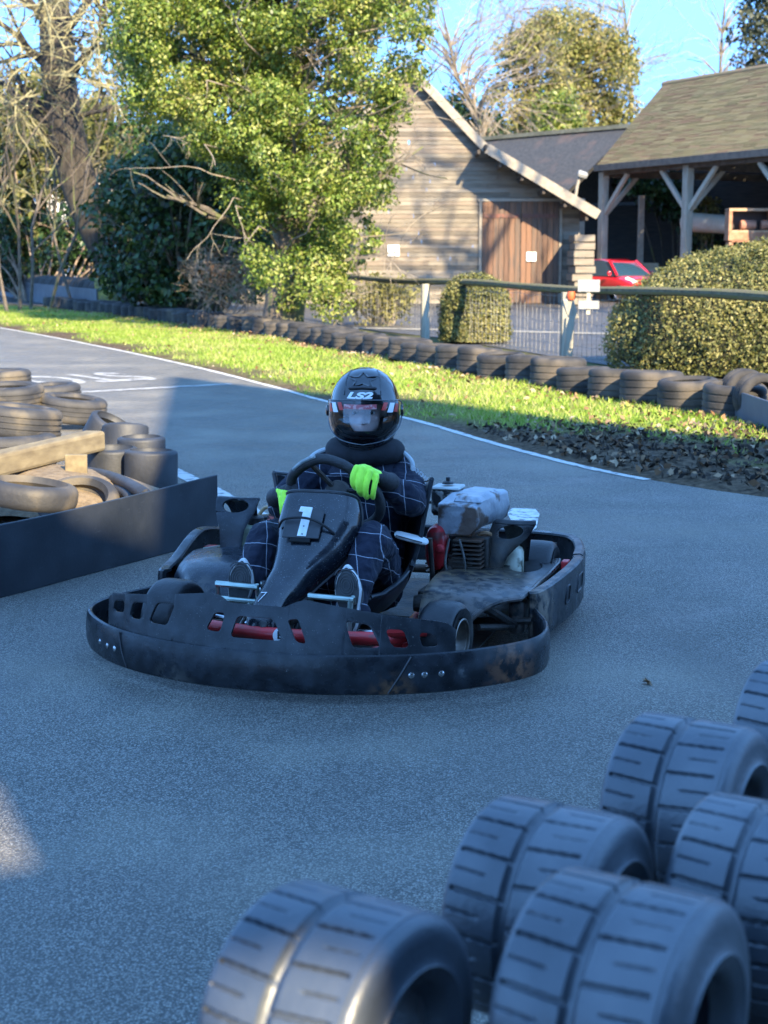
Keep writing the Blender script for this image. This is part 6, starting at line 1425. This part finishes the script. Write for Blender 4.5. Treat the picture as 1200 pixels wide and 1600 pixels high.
# ---------------------------------------------------------------- camera, sun, sky
cam = bpy.data.cameras.new('camera'); co = link('camera', cam)
cam.sensor_fit = 'VERTICAL'; cam.sensor_height = 36.0; cam.sensor_width = 27.0; cam.lens = 36*FPX/1600
cam.clip_start = .05; cam.clip_end = 3000
co.location = (0, 0, HC); co.rotation_euler = (PI/2-PITCH, 0, 0)
cam.dof.use_dof = True; cam.dof.focus_distance = 5.45; cam.dof.aperture_fstop = 6.0; cam.dof.aperture_blades = 0
scene.camera = co
w = bpy.data.worlds.new('World'); scene.world = w; w.use_nodes = True
N = w.node_tree.nodes; bg = N['Background']; sk = N.new('ShaderNodeTexSky'); sk.sky_type = 'NISHITA'; sk.sun_disc = False
sk.sun_elevation = SUN_EL; sk.sun_rotation = math.atan2(SUN_TO.x, SUN_TO.y); sk.air_density = 1.0; sk.dust_density = .1; sk.ozone_density = 3.0; sk.altitude = 1500
tcw = N.new('ShaderNodeTexCoord'); ma = N.new('ShaderNodeVectorMath'); ma.operation = 'MULTIPLY_ADD'; ma.inputs[1].default_value = (1,1,.75); ma.inputs[2].default_value = (0,0,SKY_LIFT); nm = N.new('ShaderNodeVectorMath'); nm.operation = 'NORMALIZE'
w.node_tree.links.new(tcw.outputs['Generated'], ma.inputs[0]); w.node_tree.links.new(ma.outputs[0], nm.inputs[0]); w.node_tree.links.new(nm.outputs[0], sk.inputs['Vector'])
hs_ = N.new('ShaderNodeHueSaturation'); hs_.inputs['Saturation'].default_value = SKY_SAT; mu_ = N.new('ShaderNodeMix'); mu_.data_type = 'RGBA'; mu_.blend_type = 'MULTIPLY'; mu_.inputs[0].default_value = 1; mu_.inputs[7].default_value = (*SKY_TINT, 1)
w.node_tree.links.new(sk.outputs['Color'], hs_.inputs['Color']); w.node_tree.links.new(hs_.outputs['Color'], mu_.inputs[6]); w.node_tree.links.new(mu_.outputs[2], bg.inputs['Color']); bg.inputs['Strength'].default_value = SKY_STR
sl = bpy.data.lights.new('sun', 'SUN'); so = link('sun', sl); sl.energy = SUN_STR; sl.angle = math.radians(.5); sl.color = SUN_COL
so.rotation_euler = SUN_TO.to_track_quat('Z', 'Y').to_euler(); so.location = SUN_TO*60
scene.view_settings.view_transform = 'Standard'; scene.view_settings.look = 'None'; scene.view_settings.exposure = EXPO; scene.view_settings.gamma = 1
scene.cycles.max_bounces = 6; scene.cycles.transparent_max_bounces = 8; scene.cycles.use_denoising = True
